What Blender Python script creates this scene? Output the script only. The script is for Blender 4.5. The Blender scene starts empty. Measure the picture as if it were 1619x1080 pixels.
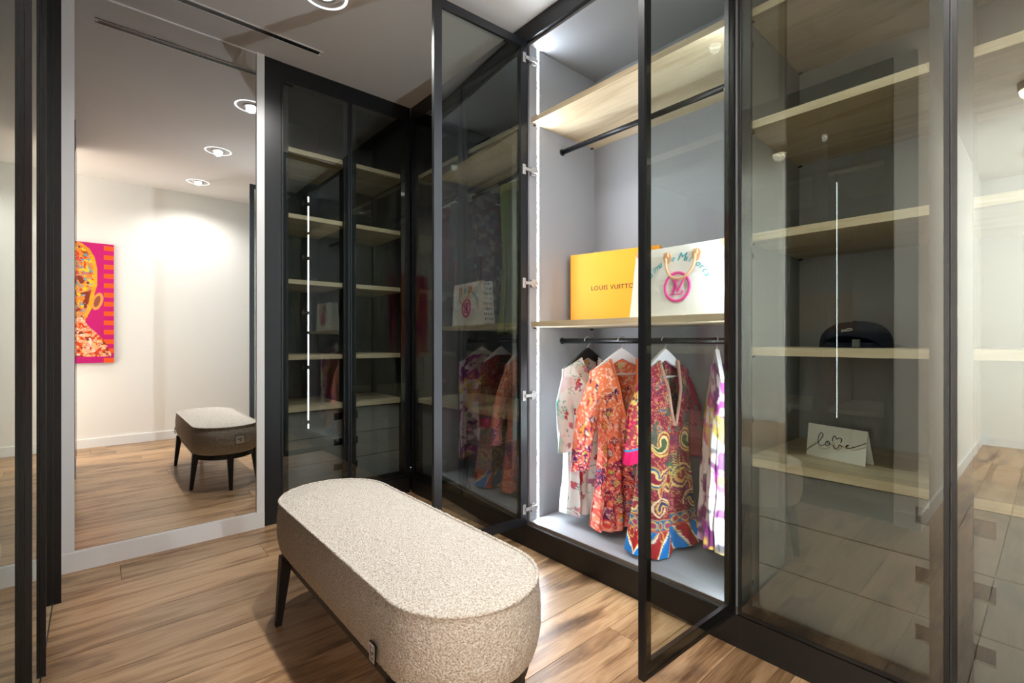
import bpy, bmesh, math, random
import numpy as np
from mathutils import Vector, Matrix

# ------------------------------------------------------------------ camera, world, exposure
S = 1.06                      # metres per eye height; all building below is in eye heights
sc = bpy.context.scene
col = sc.collection
cam = bpy.data.cameras.new('camera')
cam.sensor_width = 36.0
cam.lens = 753.0 / 1619.0 * 36.0
cam.shift_y = -1.0 / 1619.0
cam.clip_start = 0.02
camo = bpy.data.objects.new('camera', cam)
col.objects.link(camo)
camo.location = (0, 0, S)
camo.rotation_euler = (math.radians(90), 0, -math.atan2(0.6587, 0.7524))
sc.camera = camo

world = bpy.data.worlds.new('world')
sc.world = world
world.use_nodes = True
world.node_tree.nodes['Background'].inputs[0].default_value = (0.75, 0.87, 1.0, 1)
world.node_tree.nodes['Background'].inputs[1].default_value = 1.0

sc.view_settings.view_transform = 'Standard'
sc.view_settings.look = 'None'
sc.view_settings.gamma = 1.0
sc.view_settings.use_curve_mapping = False
sc.view_settings.exposure = 0.15
cy = sc.cycles
cy.use_denoising = True
cy.max_bounces = 14
cy.diffuse_bounces = 5
cy.glossy_bounces = 8
cy.transmission_bounces = 6
cy.transparent_max_bounces = 40
cy.caustics_reflective = False
cy.caustics_refractive = False
cy.sample_clamp_indirect = 6.0

def lamp(name, kind, loc, energy, color, rot=(0, 0, 0), **kw):
    l = bpy.data.lights.new(name, kind)
    l.energy = energy
    l.color = color
    for k, v in kw.items():
        setattr(l, k, v)
    o = bpy.data.objects.new(name, l)
    o.location = Vector(loc) * S
    o.rotation_euler = rot
    col.objects.link(o)
    return o

# added daylight panel just inside an assumed, unseen landing window (behind the viewer, left)
lamp('assumed_window_daylight', 'AREA', (-1.24, -1.35, 1.5), 330, (0.92, 0.97, 1.0), (0, math.radians(90), 0),
     shape='RECTANGLE', size=1.25 * S, size_y=1.15 * S)

SPOT_POWER = 68.0
SPOT_COLOR = (1.0, 0.98, 0.945)
LED_STRENGTH = 190.0

# ------------------------------------------------------------------ helpers
def lin(c):
    return tuple(((x / 255.0) / 12.92 if x / 255.0 <= 0.04045 else ((x / 255.0 + 0.055) / 1.055) ** 2.4) for x in c)

def lin_np(a):
    a = a / 255.0
    return np.where(a <= 0.04045, a / 12.92, ((a + 0.055) / 1.055) ** 2.4)

MATS = {}
def mat(name, rgb=(128, 128, 128), rough=0.5, metal=0.0, spec=0.5, **kw):
    if name in MATS:
        return MATS[name]
    m = bpy.data.materials.new(name)
    m.use_nodes = True
    b = m.node_tree.nodes['Principled BSDF']
    b.inputs['Base Color'].default_value = (*lin(rgb), 1)
    b.inputs['Roughness'].default_value = rough
    b.inputs['Metallic'].default_value = metal
    b.inputs['Specular IOR Level'].default_value = spec
    for k, v in kw.items():
        b.inputs[k].default_value = v
    MATS[name] = m
    return m

def node(m, t, **kw):
    n = m.node_tree.nodes.new(t)
    for k, v in kw.items():
        setattr(n, k, v)
    return n

def link(m, a, b):
    m.node_tree.links.new(a, b)

def ramp(m, stops):
    r = node(m, 'ShaderNodeValToRGB')
    e = r.color_ramp.elements
    while len(e) < len(stops):
        e.new(0.5)
    for i, (p, c) in enumerate(stops):
        e[i].position = p
        e[i].color = (*lin(c), 1)
    return r

def bsdf(m):
    return m.node_tree.nodes['Principled BSDF']

def add_bump(m, scale, strength, dist=0.002, kind='noise', coord='Object', detail=4):
    tc = node(m, 'ShaderNodeTexCoord')
    if kind == 'noise':
        t = node(m, 'ShaderNodeTexNoise')
        t.inputs['Detail'].default_value = detail
        out = t.outputs['Fac']
    else:
        t = node(m, 'ShaderNodeTexVoronoi')
        out = t.outputs['Distance']
    t.inputs['Scale'].default_value = scale
    link(m, tc.outputs[coord], t.inputs['Vector'])
    b = node(m, 'ShaderNodeBump')
    b.inputs['Strength'].default_value = strength
    b.inputs['Distance'].default_value = dist
    link(m, out, b.inputs['Height'])
    link(m, b.outputs['Normal'], bsdf(m).inputs['Normal'])
    return t

class MB:
    """collects geometry in eye-height units; build() links it as one mesh object"""
    def __init__(self):
        self.v = []
        self.f = []
    def add(self, verts, faces):
        o = len(self.v)
        self.v += [tuple(p) for p in verts]
        self.f += [tuple(i + o for i in f) for f in faces]
        return self
    def box(self, x0, x1, y0, y1, z0, z1):
        if x0 > x1: x0, x1 = x1, x0
        if y0 > y1: y0, y1 = y1, y0
        if z0 > z1: z0, z1 = z1, z0
        v = [(x, y, z) for z in (z0, z1) for x, y in ((x0, y0), (x1, y0), (x1, y1), (x0, y1))]
        return self.add(v, [(3, 2, 1, 0), (4, 5, 6, 7), (0, 1, 5, 4), (1, 2, 6, 5), (2, 3, 7, 6), (3, 0, 4, 7)])
    def tube(self, pts, r, n=10, cap=True, flat=1.0):
        pts = [Vector(p) for p in pts]
        rs = r if isinstance(r, (list, tuple)) else [r] * len(pts)
        rings = []
        ref = None
        for i, p in enumerate(pts):
            d = (pts[min(i + 1, len(pts) - 1)] - pts[max(i - 1, 0)]).normalized()
            if ref is None:
                ref = Vector((0, 0, 1)) if abs(d.z) < 0.9 else Vector((1, 0, 0))
            a = d.cross(ref).normalized()
            b = a.cross(d).normalized()
            ref = b
            rings.append([p + a * math.cos(2 * math.pi * k / n) * rs[i] + b * math.sin(2 * math.pi * k / n) * rs[i] * flat for k in range(n)])
        v = [q for R in rings for q in R]
        f = []
        for i in range(len(rings) - 1):
            for k in range(n):
                k2 = (k + 1) % n
                f.append((i * n + k, i * n + k2, (i + 1) * n + k2, (i + 1) * n + k))
        if cap:
            f.append(tuple(range(n - 1, -1, -1)))
            f.append(tuple((len(rings) - 1) * n + k for k in range(n)))
        return self.add(v, f)
    def cyl(self, p0, p1, r, n=20):
        return self.tube([p0, p1], r, n)
    def lathe(self, prof, c=(0, 0, 0), n=32):
        v = [(c[0] + r * math.cos(2 * math.pi * k / n), c[1] + r * math.sin(2 * math.pi * k / n), c[2] + z) for r, z in prof for k in range(n)]
        f = []
        for i in range(len(prof) - 1):
            for k in range(n):
                k2 = (k + 1) % n
                f.append((i * n + k, i * n + k2, (i + 1) * n + k2, (i + 1) * n + k))
        return self.add(v, f)
    def prism(self, poly, mapf, t0, t1):
        """poly: 2D outline; mapf(a, b, t) -> point"""
        n = len(poly)
        v = [mapf(a, b, t0) for a, b in poly] + [mapf(a, b, t1) for a, b in poly]
        f = [tuple(range(n - 1, -1, -1)), tuple(range(n, 2 * n))]
        f += [(k, (k + 1) % n, n + (k + 1) % n, n + k) for k in range(n)]
        return self.add(v, f)
    def build(self, name, m, parent=None, smooth=False, bevel=0.0, local=False):
        org = Vector((0, 0, 0))
        if parent is not None and not local:
            org = ORG.get(parent.name, Vector((0, 0, 0)))
        me = bpy.data.meshes.new(name)
        me.from_pydata([((p[0] - org.x) * S, (p[1] - org.y) * S, (p[2] - org.z) * S) for p in self.v], [], self.f)
        me.update()
        if bevel > 0:
            bm = bmesh.new()
            bm.from_mesh(me)
            bmesh.ops.remove_doubles(bm, verts=bm.verts, dist=1e-6)
            bmesh.ops.recalc_face_normals(bm, faces=bm.faces)
            bmesh.ops.bevel(bm, geom=[e for e in bm.edges if len(e.link_faces) == 2 and e.calc_face_angle(0) > 0.6], offset=bevel * S, segments=2, affect='EDGES', profile=0.7)
            bm.to_mesh(me)
            bm.free()
        else:
            bm = bmesh.new()
            bm.from_mesh(me)
            bmesh.ops.recalc_face_normals(bm, faces=bm.faces)
            bm.to_mesh(me)
            bm.free()
        if smooth:
            me.polygons.foreach_set('use_smooth', [True] * len(me.polygons))
        me.materials.append(m)
        o = bpy.data.objects.new(name, me)
        col.objects.link(o)
        if parent is not None:
            o.parent = parent
        return o

ORG = {}
def tag(o, label=None, cat=None, group=None, kind=None):
    if label: o['label'] = label
    if cat: o['category'] = cat
    if group: o['group'] = group
    if kind: o['kind'] = kind
    return o

def empty(name, loc, rz=0.0, parent=None):
    o = bpy.data.objects.new(name, None)
    o.empty_display_size = 0.1
    col.objects.link(o)
    o.location = Vector(loc) * S
    o.rotation_euler = (0, 0, rz)
    if parent is not None:
        o.parent = parent
    ORG[o.name] = Vector(loc)
    return o

def B(name, m, parent, *boxes, bevel=0.0):
    b = MB()
    for x in boxes:
        b.box(*x)
    return b.build(name, m, parent, bevel=bevel)

def struct(name, m, *boxes):
    o = B(name, m, None, *boxes)
    return tag(o, kind='structure')

# ------------------------------------------------------------------ materials
def wall_mat(name, rgb):
    m = mat(name, rgb, 0.75, spec=0.3)
    add_bump(m, 140, 0.06, 0.002)
    return m
M_WALL = wall_mat('wall_paint', (240, 238, 233))
M_CEIL = wall_mat('ceiling_paint', (240, 237, 234))
M_TRIM = mat('white_lacquer', (240, 241, 241), 0.35)
M_BLACK = mat('black_lacquer', (17, 19, 23), 0.36)
M_PLINTH = mat('black_plinth', (19, 18, 18), 0.45)
M_GREY = mat('grey_melamine', (152, 154, 158), 0.5)
add_bump(M_GREY, 420, 0.05, 0.0005)
M_GREYD = mat('drawer_grey', (142, 142, 138), 0.5)
M_DIMG = mat('dimmed_melamine', (42, 44, 47), 0.5)  # grey carcass with the dimness of the closed cabinets put into its colour
M_EDGE = mat('brown_grey_edge', (112, 104, 97), 0.4)
M_STEEL = mat('nickel', (198, 196, 194), 0.38, 0.75)
M_ALU = mat('aluminium', (190, 192, 196), 0.35, 1.0)
M_DARKMET = mat('dark_metal', (22, 23, 26), 0.35, 0.4)
M_WHITEPLASTIC = mat('white_satin', (238, 238, 240), 0.35)
M_BLACKPLASTIC = mat('black_satin', (16, 16, 18), 0.4)

def mirror_mat():
    m = bpy.data.materials.new('mirror_silver')
    m.use_nodes = True
    b = bsdf(m)
    b.inputs['Base Color'].default_value = (0.90, 0.905, 0.895, 1)
    b.inputs['Metallic'].default_value = 1.0
    b.inputs['Roughness'].default_value = 0.0
    return m
M_MIRROR = mirror_mat()

def glass_mat(name, tint, r0):
    m = bpy.data.materials.new(name)
    m.use_nodes = True
    nt = m.node_tree
    nt.nodes.clear()
    out = node(m, 'ShaderNodeOutputMaterial')
    mix = node(m, 'ShaderNodeMixShader')
    tr = node(m, 'ShaderNodeBsdfTransparent')
    tr.inputs[0].default_value = (*tint, 1)
    gl = node(m, 'ShaderNodeBsdfGlossy')
    gl.inputs['Color'].default_value = (0.95, 1.0, 0.955, 1)
    gl.inputs['Roughness'].default_value = 0.0
    geo = node(m, 'ShaderNodeNewGeometry')
    dot = node(m, 'ShaderNodeVectorMath', operation='DOT_PRODUCT')
    link(m, geo.outputs['Incoming'], dot.inputs[0])
    link(m, geo.outputs['Normal'], dot.inputs[1])
    ab = node(m, 'ShaderNodeMath', operation='ABSOLUTE')
    link(m, dot.outputs['Value'], ab.inputs[0])
    inv = node(m, 'ShaderNodeMath', operation='SUBTRACT')
    inv.inputs[0].default_value = 1.0
    link(m, ab.outputs[0], inv.inputs[1])
    pw = node(m, 'ShaderNodeMath', operation='POWER')
    link(m, inv.outputs[0], pw.inputs[0])
    pw.inputs[1].default_value = 5.0
    mu = node(m, 'ShaderNodeMath', operation='MULTIPLY_ADD')
    link(m, pw.outputs[0], mu.inputs[0])
    mu.inputs[1].default_value = 1.0 - r0
    mu.inputs[2].default_value = r0
    fr = node(m, 'ShaderNodeMath', operation='SUBTRACT')
    fr.inputs[0].default_value = 1.0
    link(m, geo.outputs['Backfacing'], fr.inputs[1])
    fin = node(m, 'ShaderNodeMath', operation='MULTIPLY')
    link(m, mu.outputs[0], fin.inputs[0])
    link(m, fr.outputs[0], fin.inputs[1])
    link(m, fin.outputs[0], mix.inputs[0])
    link(m, tr.outputs[0], mix.inputs[1])
    link(m, gl.outputs[0], mix.inputs[2])
    link(m, mix.outputs[0], out.inputs[0])
    return m
M_GLASS = glass_mat('smoked_glass', (0.79, 0.815, 0.80), 0.115)

def emis_mat(name, rgb, strength):
    m = bpy.data.materials.new(name)
    m.use_nodes = True
    m.node_tree.nodes.clear()
    e = node(m, 'ShaderNodeEmission')
    e.inputs[0].default_value = (*rgb, 1)
    e.inputs[1].default_value = strength
    o = node(m, 'ShaderNodeOutputMaterial')
    link(m, e.outputs[0], o.inputs[0])
    return m
M_LED = emis_mat('led_light', (0.84, 0.92, 1.0), LED_STRENGTH)
M_LEDADDED = emis_mat('added_led_line', (0.88, 0.94, 1.0), 14.0)
M_BULB = emis_mat('spot_bulb', (1.0, 0.97, 0.92), 60.0)
M_RING = emis_mat('ring_glow', (0.98, 0.99, 1.0), 1.3)  # emission imitates the bulb's light caught in the glass ring
M_WARM = emis_mat('warm_lamp', (1.0, 0.82, 0.6), 14.0)

def wood_mat(name, c_dark, c_mid, c_light, axis, rough, plank=False, grain=1.0, bump=0.15, spec=0.5):
    m = bpy.data.materials.new(name)
    m.use_nodes = True
    b = bsdf(m)
    tc = node(m, 'ShaderNodeTexCoord')
    oi = node(m, 'ShaderNodeObjectInfo')
    off = node(m, 'ShaderNodeVectorMath', operation='SCALE')
    off.inputs[0].default_value = (37.0, 19.0, 53.0)
    link(m, oi.outputs['Random'], off.inputs['Scale'])
    add = node(m, 'ShaderNodeVectorMath', operation='ADD')
    link(m, tc.outputs['Object'], add.inputs[0])
    link(m, off.outputs[0], add.inputs[1])
    mp = node(m, 'ShaderNodeMapping')
    sc_ = [1.0, 1.0, 1.0]
    sc_[axis] = 0.14
    mp.inputs['Scale'].default_value = sc_
    link(m, add.outputs[0], mp.inputs['Vector'])
    # large figure
    n1 = node(m, 'ShaderNodeTexNoise')
    n1.inputs['Scale'].default_value = 9.0 * grain
    n1.inputs['Detail'].default_value = 3.0
    n1.inputs['Distortion'].default_value = 0.6
    link(m, mp.outputs[0], n1.inputs['Vector'])
    # cathedral rings
    mul = node(m, 'ShaderNodeMath', operation='MULTIPLY')
    mul.inputs[1].default_value = 26.0
    link(m, n1.outputs['Fac'], mul.inputs[0])
    sn = node(m, 'ShaderNodeMath', operation='SINE')
    link(m, mul.outputs[0], sn.inputs[0])
    # fine pores
    mp2 = node(m, 'ShaderNodeMapping')
    s2 = [1.0, 1.0, 1.0]
    s2[axis] = 0.035
    mp2.inputs['Scale'].default_value = s2
    link(m, add.outputs[0], mp2.inputs['Vector'])
    n2 = node(m, 'ShaderNodeTexNoise')
    n2.inputs['Scale'].default_value = 170.0 * grain
    n2.inputs['Detail'].default_value = 2.0
    link(m, mp2.outputs[0], n2.inputs['Vector'])
    r1 = ramp(m, [(0.30, c_dark), (0.50, c_mid), (0.72, c_light)])
    # mix fac = 0.55*n1 + 0.1*sin + 0.35*n2
    a1 = node(m, 'ShaderNodeMath', operation='MULTIPLY'); a1.inputs[1].default_value = 0.55
    link(m, n1.outputs['Fac'], a1.inputs[0])
    a2 = node(m, 'ShaderNodeMath', operation='MULTIPLY_ADD'); a2.inputs[1].default_value = 0.075 if plank else 0.05
    link(m, sn.outputs[0], a2.inputs[0]); link(m, a1.outputs[0], a2.inputs[2])
    a3 = node(m, 'ShaderNodeMath', operation='MULTIPLY_ADD'); a3.inputs[1].default_value = 0.45
    link(m, n2.outputs['Fac'], a3.inputs[0]); link(m, a2.outputs[0], a3.inputs[2])
    link(m, a3.outputs[0], r1.inputs['Fac'])
    last = r1.outputs['Color']
    if plank:
        # dark streaks and knots
        n3 = node(m, 'ShaderNodeTexNoise')
        n3.inputs['Scale'].default_value = 6.5
        n3.inputs['Detail'].default_value = 5.0
        mp3 = node(m, 'ShaderNodeMapping')
        s3 = [1.0, 1.0, 1.0]; s3[axis] = 0.42
        mp3.inputs['Scale'].default_value = s3
        link(m, add.outputs[0], mp3.inputs['Vector'])
        link(m, mp3.outputs[0], n3.inputs['Vector'])
        rk = ramp(m, [(0.58, (255, 255, 255)), (0.70, (112, 98, 88))])
        link(m, n3.outputs['Fac'], rk.inputs['Fac'])
        mx = node(m, 'ShaderNodeMix', data_type='RGBA', blend_type='MULTIPLY')
        mx.inputs['Factor'].default_value = 0.85
        link(m, last, mx.inputs[6]); link(m, rk.outputs['Color'], mx.inputs[7])
        hv = node(m, 'ShaderNodeHueSaturation')
        mr = node(m, 'ShaderNodeMapRange')
        mr.inputs['To Min'].default_value = 0.82
        mr.inputs['To Max'].default_value = 1.14
        link(m, oi.outputs['Random'], mr.inputs['Value'])
        link(m, mr.outputs[0], hv.inputs['Value'])
        link(m, mx.outputs[2], hv.inputs['Color'])
        last = hv.outputs['Color']
    link(m, last, b.inputs['Base Color'])
    b.inputs['Roughness'].default_value = rough
    b.inputs['Specular IOR Level'].default_value = spec
    bp = node(m, 'ShaderNodeBump')
    bp.inputs['Strength'].default_value = bump
    bp.inputs['Distance'].default_value = 0.0015
    link(m, a3.outputs[0], bp.inputs['Height'])
    link(m, bp.outputs['Normal'], b.inputs['Normal'])
    return m
M_FLOOR = wood_mat('oak_floor', (116, 84, 54), (172, 135, 97), (200, 166, 128), 0, 0.34, plank=True, grain=1.25, bump=0.3)
M_OAKY = wood_mat('pale_oak_shelf', (188, 168, 132), (212, 194, 160), (226, 210, 180), 1, 0.45, bump=0.05)
M_OAKX = wood_mat('pale_oak_shelf_across', (188, 168, 132), (212, 194, 160), (226, 210, 180), 0, 0.45, bump=0.05)

# ------------------------------------------------------------------ canvases painted with numpy, carried as colour attributes
class Canvas:
    def __init__(self, w, h, bg):
        self.w, self.h = w, h
        self.a = np.zeros((h, w, 3)) + np.array(bg, float)
        self.Y, self.X = np.mgrid[0:h, 0:w].astype(float)
    def blend(self, mask, c):
        self.a = self.a * (1 - mask[..., None]) + np.array(c, float) * mask[..., None]
    def region(self, x0, y0, x1, y1):
        x0 = max(0, int(x0)); y0 = max(0, int(y0)); x1 = min(self.w, int(x1) + 2); y1 = min(self.h, int(y1) + 2)
        return (slice(y0, y1), slice(x0, x1)) if x1 > x0 and y1 > y0 else None
    def ell(self, cx, cy, rx, ry, c, ang=0.0, inner=0.0):
        R = max(rx, ry) + 1
        s = self.region(cx - R, cy - R, cx + R, cy + R)
        if s is None: return
        dx = self.X[s] - cx; dy = self.Y[s] - cy
        u = (dx * math.cos(ang) + dy * math.sin(ang)) / rx
        v = (-dx * math.sin(ang) + dy * math.cos(ang)) / ry
        r = np.sqrt(u * u + v * v)
        self.a[s][(r <= 1) & (r >= inner)] = c
    def line(self, x0, y0, x1, y1, w, c):
        s = self.region(min(x0, x1) - w, min(y0, y1) - w, max(x0, x1) + w, max(y0, y1) + w)
        if s is None: return
        dx, dy = x1 - x0, y1 - y0
        L = dx * dx + dy * dy + 1e-9
        t = np.clip(((self.X[s] - x0) * dx + (self.Y[s] - y0) * dy) / L, 0, 1)
        d = np.hypot(self.X[s] - x0 - t * dx, self.Y[s] - y0 - t * dy)
        self.a[s][d <= w * 0.5] = c
    def poly(self, pts, w, c):
        for p, q in zip(pts[:-1], pts[1:]):
            self.line(p[0], p[1], q[0], q[1], w, c)
    def noise(self, scale, seed, octs=3):
        rng = np.random.RandomState(seed)
        out = np.zeros((self.h, self.w)); amp = 1.0; tot = 0
        for o in range(octs):
            n = max(2, int(self.h / scale * 2 ** o)); k = max(2, int(self.w / scale * 2 ** o))
            g = rng.rand(n + 2, k + 2)
            yy = self.Y / self.h * n; xx = self.X / self.w * k
            y0 = yy.astype(int); x0 = xx.astype(int); fy = yy - y0; fx = xx - x0
            fy = fy * fy * (3 - 2 * fy); fx = fx * fx * (3 - 2 * fx)
            out += amp * ((g[y0, x0] * (1 - fx) + g[y0, x0 + 1] * fx) * (1 - fy) + (g[y0 + 1, x0] * (1 - fx) + g[y0 + 1, x0 + 1] * fx) * fy)
            tot += amp; amp *= 0.55
        return out / tot
    def sample(self, u, v):
        x = np.clip((np.asarray(u) * (self.w - 1)).round().astype(int), 0, self.w - 1)
        y = np.clip((np.asarray(v) * (self.h - 1)).round().astype(int), 0, self.h - 1)
        return lin_np(self.a[y, x])

def colour_mesh(o, rgb):
    me = o.data
    at = me.color_attributes.new('print', 'FLOAT_COLOR', 'POINT')
    buf = np.ones((len(me.vertices), 4), np.float32)
    buf[:, :3] = rgb
    at.data.foreach_set('color', buf.ravel())

def print_mat(name, rough=0.8, sheen=0.0, spec=0.2, trans=0.0):
    m = mat(name, (255, 255, 255), rough, spec=spec)
    a = node(m, 'ShaderNodeVertexColor')
    a.layer_name = 'print'
    link(m, a.outputs['Color'], bsdf(m).inputs['Base Color'])
    add_bump(m, 900, 0.15, 0.0006)
    return m
M_CLOTH = print_mat('printed_cloth')
M_SILK = print_mat('printed_silk', 0.35, spec=0.5)
M_PRINT = print_mat('printed_panel', 0.6)

# ------------------------------------------------------------------ the room
CEIL = 2.537
XW = 1.57      # front plane of the long wardrobe
YB = 2.81      # front plane of the mirror wall and the corner cabinet
YE = -0.34     # wall behind the viewer (corridor wall with the painting)
XL = -0.108    # front plane of the left wardrobe
XC = -3.3      # far end of the corridor
XD, YD = -1.2, -2.4   # landing beside the corridor
Y1, Y2 = 0.477, 0.58   # partition wall beside the corridor

random.seed(4)
# floor: substrate + planks running along X
floor = struct('floor', mat('floor_gap', (52, 36, 24), 0.8), (XC - 0.1, 2.2, YE - 0.06, 3.4, -0.05, -0.012), (XC - 0.1, XD, YD - 0.06, YE - 0.06, -0.05, -0.012))
ORG[floor.name] = Vector((0, 0, 0))
PW = 0.172
y = YE - 0.005 - 12 * 0.172
row = -12
offs = {9: 1.02, 8: 0.42, 7: -0.6, 6: 0.75, 5: 1.08, 4: 0.3}
while y < YB + 0.02:
    w = PW - 0.0016
    ya, yb = y, min(y + w, 3.0)
    x0 = XC if ya < Y2 else XL - 0.06
    x = x0
    first = True
    PL = 1.95
    st = offs.get(row, random.uniform(-0.2, 1.4))
    cuts = [x0]
    c = st - PL * 4
    while c < 1.6:
        if c > x0 + 0.15 and c < 1.45:
            cuts.append(c)
        c += PL
    cuts = [c_ for c_ in cuts if row >= 0 or c_ < XD - 0.15]
    cuts.append(XW + 0.03 if row >= 0 else XD)
    for a, b in zip(cuts[:-1], cuts[1:]):
        p = MB().box(0, b - a - 0.0014, 0, yb - ya, -0.012, 0).build('plank', M_FLOOR, floor, local=True, bevel=0.0011)
        p.location = Vector((a, ya, 0)) * S
    y += PW
    row += 1

struct('ceiling', M_CEIL, (XC - 0.1, 2.2, YE - 0.06, 3.45, CEIL, CEIL + 0.05), (XC - 0.1, XD + 0.06, YD - 0.06, YE - 0.06, CEIL, CEIL + 0.05))
# wall behind the viewer; beyond it the corridor widens to a landing with an assumed, unseen window for the daylight
struct('wall_corridor', M_WALL, (XD - 0.06, XW, YE - 0.06, YE, 0, CEIL))
wy0, wy1, wz0, wz1 = -2.0, -0.7, 0.8, 2.2
struct('wall_landing', M_WALL, (XC, XD, YD - 0.06, YD, 0, CEIL), (XD, XD + 0.06, YD, wy0, 0, CEIL), (XD, XD + 0.06, wy1, YE - 0.06, 0, CEIL),
       (XD, XD + 0.06, wy0, wy1, 0, wz0), (XD, XD + 0.06, wy0, wy1, wz1, CEIL))
win = struct('window_assumed', M_TRIM, (XD - 0.006, XD + 0.05, wy0, wy0 + 0.05, wz0, wz1), (XD - 0.006, XD + 0.05, wy1 - 0.05, wy1, wz0, wz1),
       (XD - 0.006, XD + 0.05, wy0, wy1, wz0, wz0 + 0.05), (XD - 0.006, XD + 0.05, wy0, wy1, wz1 - 0.05, wz1))
B('pane', M_GLASS, win, (XD + 0.03, XD + 0.036, wy0 + 0.05, wy1 - 0.05, wz0 + 0.05, wz1 - 0.05))
struct('wall_far_end', M_WALL, (XC - 0.06, XC, YD - 0.06, Y2, 0, CEIL))
struct('wall_partition', M_WALL, (XC, XL - 0.012, Y1, Y2, 0, CEIL))
struct('wall_mirror_side', M_WALL, (XL - 0.7, 0.69, YB + 0.012, YB + 0.07, 0, CEIL))
struct('wall_behind_cabinets', M_WALL, (2.115, 2.2, YE - 0.06, 3.45, 0, CEIL), (0.62, 2.2, 3.37, 3.45, 0, CEIL), (XL - 0.76, XL - 0.7, Y2, YB + 0.07, 0, CEIL))
bh = 0.083
struct('baseboard_mirror_side', M_TRIM, (XL - 0.03, 0.685, YB - 0.012, YB + 0.012, 0.0, bh))
struct('baseboard_corridor', M_TRIM, (XD - 0.06, XW - 0.002, YE, YE + 0.012, 0, bh))
struct('baseboard_partition', M_TRIM, (XC, XL - 0.012, Y1 - 0.012, Y1, 0, bh), (XL - 0.012, XL - 0.003, Y1 - 0.012, Y2, 0, bh))
struct('baseboard_far_end', M_TRIM, (XC, XC + 0.012, YD, Y1 - 0.012, 0, bh))
struct('trim_1', M_TRIM, (XL - 0.03, -0.067, YB - 0.010, YB + 0.012, bh, CEIL))
struct('trim_2', M_TRIM, (0.647, 0.685, YB - 0.010, YB + 0.012, bh, CEIL))
mir = B('wall_mirror', M_MIRROR, None, (-0.0665, 0.6465, YB, YB + 0.008, bh + 0.001, CEIL - 0.008))
tag(mir, 'tall floor-to-ceiling mirror between white trims, showing the bench and the painting', 'mirror')
struct('trim_3', M_TRIM, (-0.067, 0.647, YB - 0.003, YB + 0.012, CEIL - 0.007, CEIL))

# ------------------------------------------------------------------ ceiling fittings
av = empty('linear_air_vent', (0.45, 2.59, CEIL))
tag(av, 'long narrow dark ceiling slot vent in front of the mirror', 'vent')
B('slot', M_DARKMET, av, (0.012, 0.9, 2.576, 2.608, CEIL - 0.002, CEIL + 0.0005))
B('edge_trim', M_TRIM, av, (0.0, 0.912, 2.568, 2.5755, CEIL - 0.004, CEIL), (0.0, 0.912, 2.6085, 2.613, CEIL - 0.004, CEIL))
for k in range(2):
    B('divider', M_DARKMET, av, (0.3 + 0.3 * k, 0.306 + 0.3 * k, 2.576, 2.608, CEIL - 0.003, CEIL))

spot_pos = [(0.77, 2.14, 'nearest the mirror wall'), (0.75, 1.15, 'the middle one over the bench'), (0.75, 0.15, 'nearest the painting')]
for sx, sy, where in spot_pos:
    t = empty('ceiling_spot', (sx, sy, CEIL))
    tag(t, 'round recessed ceiling spot with a glass ring, ' + where, 'lamp', 'recessed ceiling spots')
    MB().lathe([(0.030, -0.002), (0.042, -0.006), (0.047, -0.003), (0.047, 0.0)], (sx, sy, CEIL)).build('bezel', M_STEEL, t, smooth=True)
    MB().lathe([(0.0, -0.007), (0.020, -0.007), (0.033, -0.001)], (sx, sy, CEIL)).build('bulb', M_BULB, t, smooth=True)
    MB().lathe([(0.083, -0.001), (0.086, -0.0035), (0.092, -0.0035), (0.096, -0.001)], (sx, sy, CEIL), 48).build('glass_ring', M_RING, t, smooth=True)
    lamp('spot_light', 'SPOT', (sx, sy, CEIL - 0.012), SPOT_POWER, SPOT_COLOR, (0, 0, 0), spot_size=math.radians(150), spot_blend=0.7, shadow_soft_size=0.03)
for k, (sx, sy) in enumerate([(-1.02, 0.10), (-2.55, 0.10)]):
    t = empty('surface_lamp', (sx, sy, CEIL))
    tag(t, ['warm lit round surface ceiling lamp reflected at the right edge', 'round surface ceiling lamp at the far corridor end'][k], 'lamp', 'corridor surface lamps')
    MB().lathe([(0.0, 0.0), (0.055, 0.0), (0.055, -0.045), (0.048, -0.047)], (sx, sy, CEIL)).build('housing', mat('lamp_housing', (150, 140, 130), 0.4), t, smooth=False)
    MB().lathe([(0.0, -0.046), (0.048, -0.0465)], (sx, sy, CEIL)).build('diffuser', M_WARM, t)
    lamp('surface_lamp_light', 'SPOT', (sx, sy, CEIL - 0.055), 26, (1.0, 0.86, 0.68), (0, 0, 0), spot_size=math.radians(150), spot_blend=0.8, shadow_soft_size=0.05)
t = empty('smoke_detector', (-1.95, 0.11, CEIL))
tag(t, 'small round smoke detector on the corridor ceiling seen in the glass', 'detector')
MB().lathe([(0.0, 0.0), (0.05, 0.0), (0.05, -0.02), (0.035, -0.034), (0.0, -0.034)], (-1.95, 0.11, CEIL)).build('housing', M_TRIM, t)

# ------------------------------------------------------------------ wardrobe parts
DZ0, DZ1 = 0.112, 2.45
FW = 0.038      # frame profile seen through the glass
LIP = 0.0105

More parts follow.
